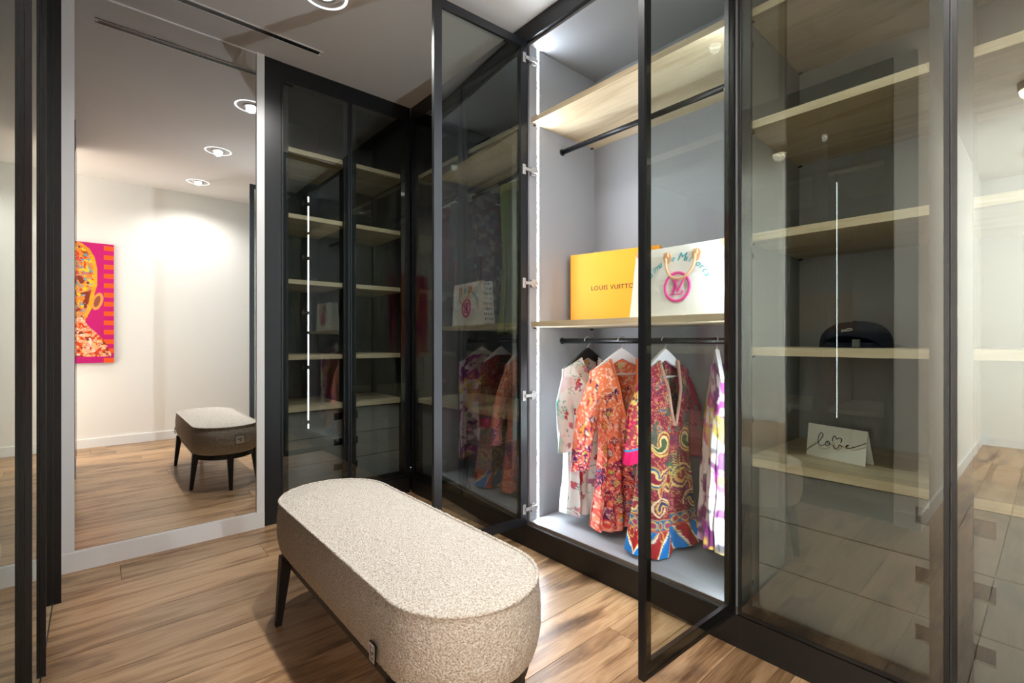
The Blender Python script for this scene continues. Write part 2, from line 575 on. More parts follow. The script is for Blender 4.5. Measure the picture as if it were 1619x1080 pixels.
def make_door(unit, loc, rz, W, f, z0=DZ0, z1=DZ1, hinge_z=(), hinge_mat=None, grip=None, open_hinge=False, label=None):
    """hinge edge at local x=0; door runs to x=W; front face looks along f*y"""
    d = MB()
    t0, t1, t2 = 0.0, -f * 0.0055, -f * 0.019
    d.box(0, LIP, t0, t2, z0, z1).box(W - LIP, W, t0, t2, z0, z1)
    d.box(LIP, W - LIP, t0, t2, z0, z0 + LIP).box(LIP, W - LIP, t0, t2, z1 - LIP, z1)
    d.box(LIP, FW, t1, t2, z0 + LIP, z1 - LIP).box(W - FW, W - LIP, t1, t2, z0 + LIP, z1 - LIP)
    d.box(FW, W - FW, t1, t2, z0 + LIP, z0 + FW).box(FW, W - FW, t1, t2, z1 - FW, z1 - LIP)
    o = d.build('door', M_BLACK, unit, local=True)
    o.location = (Vector(loc) - ORG[unit.name]) * S
    o.rotation_euler = (0, 0, rz)
    if label: o['label'] = label
    g = MB().box(LIP + 0.0006, W - LIP - 0.0006, -f * 0.0012, -f * 0.0050, z0 + LIP + 0.0006, z1 - LIP - 0.0006)
    g.build('glass_pane', M_GLASS, o, local=True)
    if grip:
        for gx, depth in grip:
            MB().box(gx - 0.004, gx + 0.004, f * 0.0004, f * depth, z0, z1).build('grip_profile', M_BLACK, o, local=True)
    hm = hinge_mat or M_DARKMET
    for hz in hinge_z:
        h = MB()
        if open_hinge:
            # cup plate on the frame, link arm and body towards the side panel
            h.box(0.010, 0.028, t2, t2 - f * 0.004, hz - 0.024, hz + 0.024)
            h.box(-0.018, 0.016, t2 - f * 0.004, t2 - f * 0.013, hz - 0.007, hz + 0.007)
            h.box(-0.062, -0.016, t2 - f * 0.002, t2 - f * 0.014, hz - 0.009, hz + 0.010)
            h.box(-0.050, -0.026, t2 + f * 0.004, t2 - f * 0.006, hz - 0.020, hz + 0.020)
        else:
            h.box(0.006, 0.032, t2, t2 - f * 0.006, hz - 0.012, hz + 0.012)
            h.box(0.012, 0.022, t2 - f * 0.006, t2 - f * 0.05, hz - 0.009, hz + 0.009)
        ho = h.build('hinge', hm, o, local=True, bevel=0.0012)
    return o

HZ = [1 + 1.362, 1 + 0.825, 1 + 0.279, 1 - 0.264, 1 - 0.81]

def shelf(unit, m, x0, x1, y0, y1, ztop, th=0.026):
    return B('shelf', m, unit, (x0, x1, y0, y1, ztop - th, ztop), bevel=0.001)

def drawers(unit, axis, a0, a1, front, depth_to, zs, notch_hi):
    """axis 'y': fronts in plane X=front between Y a0..a1; axis 'x': plane Y=front between X a0..a1"""
    for z0, z1 in zip(zs[:-1], zs[1:]):
        z0 += 0.0015; z1 -= 0.0015
        nw, nh = 0.066, 0.044
        zc1 = z1 - 0.022; zc0 = zc1 - nh
        p = MB()
        b = (a1 - nw) if notch_hi else (a0 + nw)
        lo, hi = (a0, b) if notch_hi else (b, a1)
        l2, h2 = (b, a1) if notch_hi else (a0, b)
        segs = [(lo, hi, z0, z1), (l2, h2, z0, zc0), (l2, h2, zc1, z1)]
        for s0, s1, q0, q1 in segs:
            if axis == 'y': p.box(front, front + 0.018, s0, s1, q0, q1)
            else: p.box(s0, s1, front, front + 0.018, q0, q1)
        d = p.build('drawer', M_GREYD, unit)
        g = MB()
        if axis == 'y': g.box(front + 0.014, front + 0.02, l2, h2, zc0, zc1)
        else: g.box(l2, h2, front + 0.014, front + 0.02, zc0, zc1)
        ORG[d.name] = ORG[unit.name]
        g.build('finger_notch', M_BLACKPLASTIC, d)
        bx = MB()
        if axis == 'y': bx.box(front + 0.021, depth_to, a0 + 0.012, a1 - 0.012, z0 + 0.01, z1 - 0.02)
        else: bx.box(a0 + 0.012, a1 - 0.012, front + 0.021, depth_to, z0 + 0.01, z1 - 0.02)
        bx.build('drawer_box', M_DIMG, d)

XB = 2.085     # face of the back panel
XF = XW + 0.021

# ---- open wardrobe in the middle of the long run
WY0, WY1 = 0.683, 1.705
u = empty('open_wardrobe', ((XW + 2.1) / 2, (WY0 + WY1) / 2, 0))
tag(u, 'lit grey wardrobe with both black-framed glass doors standing open, clothes inside', 'wardrobe')
P = 0.018
B('side_panel', M_GREY, u, (XF, 2.1, WY0, WY0 + P, 0.107, DZ1))
B('side_panel', M_GREY, u, (XF, 2.1, WY1 - P, WY1, 0.107, DZ1))
B('back_panel', M_GREY, u, (XB, 2.1, WY0 + P, WY1 - P, 0.107, DZ1))
bp_ = B('bottom_panel', M_GREY, u, (XF, XB, WY0 + P, WY1 - P, 0.107, 0.125))
B('top_panel', M_GREY, u, (XF, XB, WY0 + P, WY1 - P, 2.437, 2.452))
B('plinth', M_PLINTH, u, (XW + 0.004, XW + 0.022, WY0, WY1, 0.0, 0.106))
B('fascia', M_BLACK, u, (XW + 0.002, XW + 0.02, WY0, WY1, 2.4525, CEIL))
B('edge_strip', M_EDGE, u, (XF - 0.004, XF - 0.0005, WY0, WY1, 0.108, 0.1248))
B('edge_rail', M_ALU, u, (XF - 0.012, XF - 0.004, WY0, WY1, 0.1062, 0.1085))
shelf(u, M_OAKY, XF + 0.008, XB, WY0 + P, WY1 - P, 2.088)
shelf(u, M_OAKY, XF + 0.008, XB, WY0 + P, WY1 - P, 1.094)
for rz_ in (1.975, 1.0):
    r = MB().cyl((1.82, WY0 + P, rz_), (1.82, WY1 - P, rz_), 0.0125).build('hanging_rod', M_DARKMET, u, smooth=True)
    ORG[r.name] = ORG[u.name]
    for yy in (WY0 + P, WY1 - P - 0.006):
        MB().cyl((1.82, yy, rz_), (1.82, yy + 0.006, rz_), 0.0165).build('rod_flange', M_DARKMET, r, smooth=True)
for yy, s in ((WY0 + P, 1), (WY1 - P, -1)):
    zz = [(0.127, 1.066), (1.097, 2.060), (2.090, 2.435)]
    l = MB()
    lx = 1.603 if s > 0 else 1.6465
    for a, b in zz: l.box(lx - 0.0055, lx + 0.0055, yy, yy + s * 0.0016, a, b)
    lo = l.build('led_strip', M_LED, u)
    ORG[lo.name] = ORG[u.name]
    k = MB()
    for a, b in zz: k.box(lx - 0.0085, lx - 0.0055, yy, yy + s * 0.0022, a, b).box(lx + 0.0055, lx + 0.0085, yy, yy + s * 0.0022, a, b)
    k.build('led_profile', M_ALU, lo)
for xx in (XF + 0.03, XB - 0.03):
    for zz in (2.060, 1.066):
        MB().cyl((xx, WY1 - P - 0.014, zz - 0.004), (xx, WY1 - P, zz - 0.004), 0.004, 8).build('shelf_pin', M_DARKMET, u)
DW = 0.504
make_door(u, (XW, WY1 - 0.004, 0), -math.pi / 2 - math.radians(93.4), DW, -1, hinge_z=HZ, hinge_mat=M_STEEL, open_hinge=True, label='open glass door hinged by the light strip')
make_door(u, (XW, WY0 + 0.004, 0), math.pi / 2 + math.radians(88), 0.497, 1, hinge_z=HZ, hinge_mat=M_STEEL, open_hinge=True, label='open glass door nearest the viewer')

# ---- closed unit on the right
RY0, RY1 = YE + 0.001, 0.6825
u = empty('shelf_cabinet', ((XW + 2.1) / 2, (RY0 + RY1) / 2, 0))
tag(u, 'closed smoked-glass cabinet at the right with cap and card on its oak shelves', 'cabinet')
yc = 0.170
B('side_panel', M_GREYD, u, (XF, 2.1, RY0, RY0 + P, 0.107, DZ1))
B('side_panel', M_GREYD, u, (XF, 2.1, RY1 - P, RY1, 0.107, DZ1))
B('divider_panel', M_GREYD, u, (XF, XB, yc - P / 2, yc + P / 2, 0.126, 2.436))
B('back_panel', M_GREYD, u, (XB, 2.1, RY0 + P, RY1 - P, 0.107, DZ1))
B('bottom_panel', M_GREYD, u, (XF, XB, RY0 + P, RY1 - P, 0.107, 0.125))
B('top_panel', M_GREYD, u, (XF, XB, RY0 + P, RY1 - P, 2.437, 2.452))
B('plinth', M_PLINTH, u, (XW + 0.004, XW + 0.022, RY0, RY1, 0.0, 0.106))
B('fascia', M_BLACK, u, (XW + 0.002, XW + 0.02, RY0, RY1, 2.4525, CEIL))
for ya, yb, hi in ((yc + P / 2, RY1 - P, False), (RY0 + P, yc - P / 2, True)):
    for zt in (2.074, 1.711, 1.347, 0.979):
        shelf(u, M_OAKY, XF + 0.008, XB, ya, yb, zt)
        if not hi:
            for xx in (XF + 0.03, XB - 0.012):
                MB().cyl((xx, yb - 0.014, zt - 0.030), (xx, yb, zt - 0.030), 0.004, 8).build('shelf_pin', M_DARKMET, u)
    shelf(u, M_OAKY, XF + 0.008, XB, ya, yb, 0.621)
    drawers(u, 'y', ya + 0.026 * (1 if hi else 0), yb - 0.026 * (0 if hi else 1), 1.632, XB - 0.02, [0.129, 0.277, 0.429, 0.586], hi)
make_door(u, (XW, RY1 - 0.002, 0), -math.pi / 2, RY1 - yc - 0.0035, -1, hinge_z=(1.86 + 0.12, 1.28, 0.74, 0.20))
make_door(u, (XW, RY0 + 0.002, 0), math.pi / 2, yc - RY0 - 0.0035, 1, hinge_z=(1.98, 1.28, 0.74, 0.20))

# ---- closed unit beyond the open one, to the corner
KY0, KY1 = 1.7055, YB - 0.004
u = empty('corner_wardrobe', ((XW + 2.1) / 2, (KY0 + KY1) / 2, 0))
tag(u, 'dark closed glass wardrobe with hanging clothes over drawers, behind the far open door', 'wardrobe')
yk = 2.232
B('side_panel', M_DIMG, u, (XF, 2.1, KY0, KY0 + P, 0.107, DZ1))
B('side_panel', M_DIMG, u, (XF, 2.1, KY1 - P, KY1, 0.107, DZ1))
B('back_panel', M_DIMG, u, (XB, 2.1, KY0 + P, KY1 - P, 0.107, DZ1))
B('bottom_panel', M_DIMG, u, (XF, XB, KY0 + P, KY1 - P, 0.107, 0.125))
B('top_panel', M_DIMG, u, (XF, XB, KY0 + P, KY1 - P, 2.437, 2.452))
B('plinth', M_PLINTH, u, (XW + 0.004, XW + 0.022, KY0, KY1, 0.0, 0.106))
B('fascia', M_BLACK, u, (XW + 0.002, XW + 0.02, KY0, KY1, 2.4525, CEIL))
shelf(u, M_OAKY, XF + 0.008, XB, KY0 + P, KY1 - P, 2.088)
shelf(u, M_OAKY, XF + 0.008, XB, KY0 + P, KY1 - P, 0.621)
MB().cyl((1.82, KY0 + P, 1.975), (1.82, KY1 - P, 1.975), 0.0125).build('hanging_rod', M_DARKMET, u, smooth=True)
drawers(u, 'y', KY0 + P + 0.026, yk - 0.001, 1.632, XB - 0.02, [0.129, 0.277, 0.429, 0.586], True)
drawers(u, 'y', yk + 0.001, KY1 - P - 0.026, 1.632, XB - 0.02, [0.129, 0.277, 0.429, 0.586], False)
make_door(u, (XW, KY0 + 0.003, 0), math.pi / 2, yk - KY0 - 0.005, 1, hinge_z=HZ)
make_door(u, (XW, KY1 - 0.024, 0), -math.pi / 2, KY1 - 0.024 - yk - 0.002, -1, hinge_z=HZ)
B('corner_filler', M_BLACK, u, (XW + 0.002, XW + 0.02, KY1 - 0.0225, KY1, 0.107, 2.452))

# ---- cabinet beside the mirror (fronts look towards the viewer)
CX0, CX1 = 0.6865, 1.566
u = empty('glass_cabinet', ((CX0 + CX1) / 2, YB + 0.27, 0))
tag(u, 'black two-door glass cabinet with oak shelves beside the mirror', 'cabinet')
YF = YB + 0.021
xm = 1.160
B('filler_panel', M_BLACK, u, (CX0, 0.769, YB, YB + 0.019, 0.0, CEIL))
B('side_panel', M_DIMG, u, (0.752, 0.770, YF, 3.34, 0.107, DZ1))
B('side_panel', M_DIMG, u, (CX1 - 0.02, CX1 - 0.002, YF, 3.34, 0.107, DZ1))
B('divider_panel', M_DIMG, u, (xm - P / 2, xm + P / 2, YF, 3.325, 0.126, 2.436))
B('back_panel', M_DIMG, u, (0.770, CX1 - 0.02, 3.325, 3.34, 0.107, DZ1))
B('bottom_panel', M_DIMG, u, (0.770, CX1 - 0.02, YF, 3.325, 0.107, 0.125))
B('top_panel', M_DIMG, u, (0.770, CX1 - 0.02, YF, 3.325, 2.437, 2.452))
B('plinth', M_PLINTH, u, (0.7695, CX1, YB + 0.004, YB + 0.022, 0.0, 0.106))
B('fascia', M_BLACK, u, (0.7695, CX1, YB + 0.002, YB + 0.02, 2.4525, CEIL))
for xa, xb, hi in ((0.770, xm - P / 2, True), (xm + P / 2, CX1 - 0.02, False)):
    for zt in (2.092, 1.720, 1.349, 0.918):
        shelf(u, M_OAKX, xa, xb, YF + 0.008, 3.325, zt)
    shelf(u, M_OAKX, xa, xb, YF + 0.008, 3.325, 0.621)
    drawers(u, 'x', xa + (0.026 if hi else 0), xb - (0 if hi else 0.026), YF + 0.042, 3.305, [0.129, 0.277, 0.429, 0.586], hi)
make_door(u, (0.772, YB, 0), 0, xm - 0.772 - 0.0015, -1, hinge_z=(2.3, 1.7, 1.1, 0.5))
make_door(u, (CX1 - 0.024, YB, 0), math.pi, CX1 - 0.024 - xm - 0.0015, 1, hinge_z=(2.3, 1.7, 1.1, 0.5))
B('corner_filler', M_BLACK, u, (CX1 - 0.0225, CX1, YB + 0.001, YB + 0.019, 0.107, 2.452))

# ---- wardrobe along the left, seen almost edge-on
LY0, LY1 = Y2 + 0.002, YB - 0.013
u = empty('left_wardrobe', (XL - 0.3, (LY0 + LY1) / 2, 0))
tag(u, 'dark glass-fronted wardrobe seen edge-on along the left border', 'wardrobe')
XLF = XL - 0.021
XLB = XL - 0.66
B('side_panel', M_DIMG, u, (XLB, XLF, LY0, LY0 + P, 0.09, DZ1))
B('side_panel', M_DIMG, u, (XLB, XLF, LY1 - P, LY1, 0.09, DZ1))
B('back_panel', M_DIMG, u, (XLB - 0.015, XLB, LY0, LY1, 0.09, DZ1))
B('bottom_panel', M_DIMG, u, (XLB, XLF, LY0 + P, LY1 - P, 0.09, 0.108))
B('top_panel', M_DIMG, u, (XLB, XLF, LY0 + P, LY1 - P, 2.43, 2.448))
B('plinth', M_PLINTH, u, (XL - 0.075, XL - 0.057, LY0, LY1, 0.0, 0.089))
B('fascia', M_BLACK, u, (XL - 0.02, XL - 0.002, LY0, LY1, 2.4525, CEIL))
ed = [LY0, 0.93, 1.39, 1.81, 2.28, LY1]
for yy in ed[1:-1]:
    B('divider_panel', M_DIMG, u, (XLB, XLF, yy - P / 2, yy + P / 2, 0.109, 2.429))
for a, b in zip(ed[:-1], ed[1:]):
    for zt in (2.0, 0.6):
        shelf(u, M_OAKX, XLB, XLF - 0.01, a + P, b - P, zt)
B('led_strip', M_LEDADDED, u, (XLF - 0.004, XLF - 0.0008, 0.8445, 0.8485, 0.549, 1.93))  # added strip, makes the thin light line mirrored in the right cabinet
for k, (a, b) in enumerate(zip(ed[:-1], ed[1:])):
    W = b - a - 0.003
    grip = {1: [(W - 0.005, 0.011)], 2: [(W - 0.003, 0.008)], 3: [(W - 0.005, 0.02)]}.get(k)
    make_door(u, (XL, a + 0.0015, 0), math.pi / 2, W, -1, z0=0.092, hinge_z=(1.9, 0.6), grip=grip)
B('added_led_carrier', M_DARKMET, u, (XLF - 0.008, XLF - 0.004, 0.840, 0.853, 0.5, 1.98))  # backing for the added strip

# ------------------------------------------------------------------ bench
from mathutils import noise as mnoise
def stadium(off, n, cx=0.685, ya=0.98, yb=1.79, r=0.195):
    """n points counter-clockwise, outline of radius r+off"""
    r = max(r + off, 1e-4)
    L = yb - ya
    per = 2 * L + 2 * math.pi * 0.195
    out = []
    for k in range(n):
        s = per * k / n
        if s < L:
            out.append((cx + r, ya + s, 1.0, 0.0))
        elif s < L + math.pi * 0.195:
            a = (s - L) / 0.195
            out.append((cx + r * math.cos(a), yb + r * math.sin(a), math.cos(a), math.sin(a)))
        elif s < 2 * L + math.pi * 0.195:
            out.append((cx - r, yb - (s - L - math.pi * 0.195), -1.0, 0.0))
        else:
            a = math.pi + (s - 2 * L - math.pi * 0.195) / 0.195
            out.append((cx + r * math.cos(a), ya + r * math.sin(a), math.cos(a), math.sin(a)))
    return out

def boucle_mat():
    m = mat('cream_boucle', (232, 224, 210), 0.95, spec=0.1)
    tc = node(m, 'ShaderNodeTexCoord')
    v = node(m, 'ShaderNodeTexVoronoi')
    v.inputs['Scale'].default_value = 190
    link(m, tc.outputs['Object'], v.inputs['Vector'])
    n = node(m, 'ShaderNodeTexNoise')
    n.inputs['Scale'].default_value = 230
    n.inputs['Detail'].default_value = 3
    link(m, tc.outputs['Object'], n.inputs['Vector'])
    r = ramp(m, [(0.34, (184, 171, 152)), (0.50, (222, 214, 202)), (0.66, (240, 236, 229))])
    link(m, n.outputs['Fac'], r.inputs['Fac'])
    link(m, r.outputs['Color'], bsdf(m).inputs['Base Color'])
    ad = node(m, 'ShaderNodeMath', operation='SUBTRACT')
    link(m, n.outputs['Fac'], ad.inputs[0]); link(m, v.outputs['Distance'], ad.inputs[1])
    b = node(m, 'ShaderNodeBump')
    b.inputs['Strength'].default_value = 0.8
    b.inputs['Distance'].default_value = 0.004
    link(m, ad.outputs[0], b.inputs['Height'])
    link(m, b.outputs['Normal'], bsdf(m).inputs['Normal'])
    return m
M_BOUCLE = boucle_mat()

bench = empty('upholstered_bench', (0.685, 1.385, 0))
tag(bench, 'oblong cream boucle bench on black tapered legs in the middle of the room', 'bench')
N = 560
prof = []
for k in range(38):                       # side, bottom to seam
    q = k / 37
    prof.append((-0.014 + 0.020 * min(1.0, q / 0.35) ** 0.5 - 0.008 * max(0.0, (q - 0.6) / 0.4) ** 2, 0.240 + 0.180 * q))
for k in range(1, 44):                    # top dome
    q = k / 43
    prof.append((-0.003 - 0.192 * q, 0.420 + 0.020 * (1 - (1 - q) ** 2.2)))
vs, fs = [], []
for i, (off, z) in enumerate(prof):
    up = 0.15 if i < 38 else 1.0
    for (x, y, nx, ny) in stadium(off, N):
        p = Vector((x * 150, y * 150, z * 150))
        d = mnoise.noise(p) * 0.0017 + mnoise.noise(p * 2.3) * 0.0011
        if i < 38:
            vs.append((x + nx * d, y + ny * d, z + d * 0.3))
        else:
            vs.append((x, y, z + d * 0.8))
for i in range(len(prof) - 1):
    for k in range(N):
        k2 = (k + 1) % N
        fs.append((i * N + k, i * N + k2, (i + 1) * N + k2, (i + 1) * N + k))
fs.append(tuple(range(N - 1, -1, -1)))
seat = MB().add(vs, fs).build('seat', M_BOUCLE, bench, smooth=True)
ORG[seat.name] = ORG[bench.name]
pp = []
for (x, y, nx, ny) in stadium(-0.002, 420):
    d = mnoise.noise(Vector((x * 160, y * 160, 3))) * 0.0016
    pp.append((x + nx * d, y + ny * d, 0.4215 + d))
MB().tube(pp + [pp[0]], 0.0046, 8, cap=False).build('piping', M_BOUCLE, seat, smooth=True)
fr = MB()
o_, i_ = stadium(-0.022, 96), stadium(-0.052, 96)
n = 96
vs = [(p[0], p[1], z) for z in (0.205, 0.2415) for p in o_] + [(p[0], p[1], z) for z in (0.205, 0.2415) for p in i_]
fs = []
for k in range(n):
    k2 = (k + 1) % n
    fs += [(k, k2, n + k2, n + k), (2 * n + k2, 2 * n + k, 3 * n + k, 3 * n + k2), (k2, k, 2 * n + k, 2 * n + k2), (n + k, n + k2, 3 * n + k2, 3 * n + k)]
M_LEG = mat('black_wood', (22, 20, 19), 0.5)
fr.add(vs, fs).build('frame', M_LEG, bench)
for fx, fy in ((0.474, 1.80), (0.896, 1.80), (0.474, 0.975), (0.896, 0.975), (0.685, 1.99), (0.685, 0.785)):
    dx, dy = (0.685 - fx), (0.0 if abs(fx - 0.685) > 0.05 else (1.385 - fy))
    ln = math.hypot(dx, dy)
    ux, uy = dx / ln, dy / ln
    tx, ty = fx + ux * 0.036, fy + uy * 0.036
    l = MB()
    v = []
    for (cx, cy, cz, h) in ((fx + ux * 0.010, fy + uy * 0.010, 0.0, 0.0100), (tx, ty, 0.24, 0.0195)):
        v += [(cx - h, cy - h, cz), (cx + h, cy - h, cz), (cx + h, cy + h, cz), (cx - h, cy + h, cz)]
    l.add(v, [(3, 2, 1, 0), (4, 5, 6, 7), (0, 1, 5, 4), (1, 2, 6, 5), (2, 3, 7, 6), (3, 0, 4, 7)])
    l.build('leg', M_LEG, bench, bevel=0.003)
# woven tag on the long side: black with a white framed letter mark
tgx = 0.478
tg = B('woven_tag', M_BLACKPLASTIC, bench, (tgx - 0.004, tgx, 1.010, 1.040, 0.268, 0.312))
ORG[tg.name] = ORG[bench.name]
mk = MB()
x_ = tgx - 0.0045
def tb(y0, y1, z0, z1): mk.box(x_ - 0.0004, x_ + 0.0004, 1.010 + y0 * 0.030, 1.010 + y1 * 0.030, 0.268 + z0 * 0.044, 0.268 + z1 * 0.044)
tb(.08, .92, .05, .11); tb(.08, .92, .89, .95); tb(.08, .15, .05, .95); tb(.85, .92, .05, .95)
tb(.28, .34, .56, .82); tb(.28, .70, .56, .62); tb(.28, .70, .66, .72); tb(.28, .70, .78, .84)
tb(.28, .36, .16, .48); tb(.62, .70, .16, .48); tb(.28, .70, .29, .35)
mk.build('tag_print', M_WHITEPLASTIC, tg)
# swing ticket on the end towards the mirror
tk = empty('price_ticket', (0.735, 1.992, 0.33))
tk.parent = bench
tk.location = (Vector((0.735, 1.9985, 0.335)) - ORG[bench.name]) * S
tk.rotation_euler = (math.radians(2), 0, math.radians(-14))
MB().box(-0.031, 0.031, -0.001, 0.001, -0.029, 0.029).build('ticket_border', mat('ticket_green', (30, 120, 60), 0.5), tk, local=True)
MB().box(-0.028, 0.028, 0.0008, 0.0014, -0.026, 0.026).build('ticket_card', mat('ticket_card', (246, 243, 236), 0.6), tk, local=True)
MB().box(-0.016, 0.010, 0.0012, 0.0018, 0.002, 0.007).build('ticket_text', M_BLACKPLASTIC, tk, local=True)
MB().cyl((0.004, 0.0012, -0.008), (0.004, 0.0019, -0.008), 0.0042, 12).build('ticket_dot', mat('ticket_red', (190, 30, 40), 0.5), tk, local=True)

# ------------------------------------------------------------------ clothes
def sstep(a, b, x):
    t = min(1.0, max(0.0, (x - a) / (b - a)))
    return t * t * (3 - 2 * t)

def make_hanger(name, label, hook, rz, m, w=0.175, group=None, hook_down=0.05):
    t = empty(name, hook, rz)
    tag(t, label, 'hanger', group)
    d = hook_down
    top, bot = [], []
    K = 22
    for k in range(K + 1):
        q = -1 + 2 * k / K
        a = abs(q)
        zc = -d - 0.012 - 0.080 * (a ** 1.25)
        hh = 0.0170 + 0.012 * (1 - a) ** 2 - 0.006 * a
        top.append((q * w, zc + hh))
        bot.append((q * w, zc - hh - (0.0 if a > 0.25 else -0.010 * (1 - a / 0.25))))
    poly = top + bot[::-1]
    K2 = len(top)
    b = MB()
    v = [(x, -0.0075, z) for x, z in top] + [(x, -0.0075, z) for x, z in bot] + [(x, 0.0075, z) for x, z in top] + [(x, 0.0075, z) for x, z in bot]
    f = []
    for k in range(K2 - 1):
        f += [(K2 + k, K2 + k + 1, k + 1, k), (2 * K2 + k, 2 * K2 + k + 1, 3 * K2 + k + 1, 3 * K2 + k),
              (k, k + 1, 2 * K2 + k + 1, 2 * K2 + k), (3 * K2 + k, 3 * K2 + k + 1, K2 + k + 1, K2 + k)]
    f += [(0, 2 * K2, 3 * K2, K2), (K2 - 1, 2 * K2 - 1, 4 * K2 - 1, 3 * K2 - 1)]
    b.add(v, f).build('hanger_body', m, t, local=True, bevel=0.002)
    pts = [(0, 0, -d + 0.012), (0, 0, -0.030)]
    for k in range(15):
        a = math.radians(-60 + k * 17)
        pts.append((0.0195 * math.cos(a), 0, 0.0195 * math.sin(a)))
    MB().tube(pts, 0.0026, 8).build('hook', M_STEEL, t, local=True, smooth=True)
    MB().cyl((-w * 0.86, 0, -d - 0.103), (w * 0.86, 0, -d - 0.103), 0.0045, 10).build('trouser_bar', m, t, local=True, smooth=True)
    return t

def make_garment(name, label, cat, hook, rz, ztop, L, prof, cv, scv=None, m=M_CLOTH, neck=(0.055, 0.0), slope=0.30, sleeves=(), seed=1, folds=7, trim=None, group=None, label_tab=None, na=200, nv=230):
    t = empty(name, hook, rz)
    tag(t, label, cat, group)
    rng = random.Random(seed)
    ph = [rng.uniform(0, 6.28) for _ in range(6)]
    pv = [p[0] for p in prof]
    phw = [p[1] for p in prof]
    phd = [p[2] for p in prof]
    nw, vn = neck
    TH = np.linspace(0, 2 * np.pi, na, endpoint=False)
    V = np.linspace(0, 1, nv)
    co, si = np.cos(TH), np.sin(TH)
    ex = np.sign(co) * np.abs(co) ** 0.85
    ey = np.sign(si) * np.abs(si) ** 0.75
    P_ = np.zeros((nv, na, 3))
    for i, v in enumerate(V):
        hw = np.interp(v, pv, phw); hd = np.interp(v, pv, phd)
        x = hw * ex
        y = hd * ey
        amp = 0.015 * sstep(0.15, 1.0, v)
        y = y + amp * (np.sin(folds * TH + ph[0] + 0.9 * v) + 0.5 * np.sin((folds * 2 + 1) * TH + ph[1] - 1.3 * v))
        x = x + 0.006 * v * np.sin(5 * TH + ph[2] + 3 * v) + 0.006 * math.sin(4 * v + ph[3]) * v
        z = ztop - v * L - slope * np.maximum(np.abs(x) - nw, 0) * (1 - sstep(0.0, 0.45, v)) + 0.007 * v * np.sin(3 * TH + ph[4])
        y = y + 0.0025 * np.sin(x * 95 + v * 21 + ph[5]) * (0.3 + v)
        P_[i] = np.stack([x, y, z], 1)
    verts = P_.reshape(-1, 3)
    faces = []
    XX = P_[..., 0]
    for i in range(nv - 1):
        v = V[i]
        for k in range(na):
            k2 = (k + 1) % na
            front = si[k] < -0.02 or si[k2] < -0.02
            if vn > 0 and front and abs(0.5 * (XX[i, k] + XX[i, k2])) < nw * (1 - v / vn) ** 0.75 if v < vn else False:
                continue
            faces.append((i * na + k, i * na + k2, (i + 1) * na + k2, (i + 1) * na + k))
    o = MB().add([tuple(p) for p in verts], faces).build('body', m, t, local=True, smooth=True)
    hwv = np.interp(V, pv, phw)[:, None]
    tu = np.where(TH < np.pi, 1 - TH / np.pi, TH / np.pi - 1)     # 0 at the left side seam, 1 at the right, front and back
    U_ = 0.65 * np.repeat(tu[None, :], nv, 0) + 0.35 * np.clip((P_[..., 0] / hwv + 1) / 2, 0, 1)
    VV = np.repeat(V[:, None], na, 1)
    colour_mesh(o, cv.sample(U_.ravel(), VV.ravel()))
    for (pts, radii, flat, win) in sleeves:
        n1, n2 = 60, 40
        pts = [Vector(p) for p in pts]
        ctrl = np.array([tuple(p) for p in pts])
        tt = np.linspace(0, len(pts) - 1, n1)
        path = np.stack([np.interp(tt, range(len(pts)), ctrl[:, j]) for j in range(3)], 1)
        rr = np.interp(tt, range(len(radii)), radii)
        vv, ff = [], []
        uu, ww = [], []
        for i in range(n1):
            for k in range(n2):
                a = 2 * math.pi * k / n2
                wob = 1 + 0.10 * math.sin(5 * a + i * 0.13 + seed) * (i / n1)
                vv.append((path[i, 0] + rr[i] * math.cos(a) * wob, path[i, 1] + rr[i] * flat * math.sin(a) * wob, path[i, 2] + 0.004 * math.sin(3 * a) * (i / n1)))
                uu.append(win[0] + (win[1] - win[0]) * (math.cos(a) + 1) / 2)
                ww.append(win[2] + (win[3] - win[2]) * i / (n1 - 1))
        for i in range(n1 - 1):
            for k in range(n2):
                k2 = (k + 1) % n2
                ff.append((i * n2 + k, i * n2 + k2, (i + 1) * n2 + k2, (i + 1) * n2 + k))
        ff.append(tuple(range(n2 - 1, -1, -1)))
        so = MB().add(vv, ff).build('sleeve', m, t, local=True, smooth=True)
        colour_mesh(so, (scv or cv).sample(np.array(uu), np.array(ww)))
    if trim is not None and vn > 0:
        for sgn in (-1, 1):
            pts = []
            for k in range(25):
                v = vn * k / 24 * 1.02
                x = sgn * nw * max(0.0, 1 - v / vn) ** 0.75
                hw = np.interp(v, pv, phw); hd = np.interp(v, pv, phd)
                yy = -hd * max(0.05, 1 - (abs(x) / hw) ** 2) ** 0.5
                pts.append((x + sgn * 0.004, yy - 0.003, ztop - v * L + 0.003))
            MB().tube(pts, 0.0085, 8, flat=0.5).build('neck_trim', trim, t, local=True, smooth=True)
    if label_tab is not None:
        hd = phd[0]
        MB().box(-0.013, 0.013, hd * 0.45, hd * 0.55, ztop - 0.042, ztop - 0.014).build('neck_label', label_tab, t, local=True)
    return t

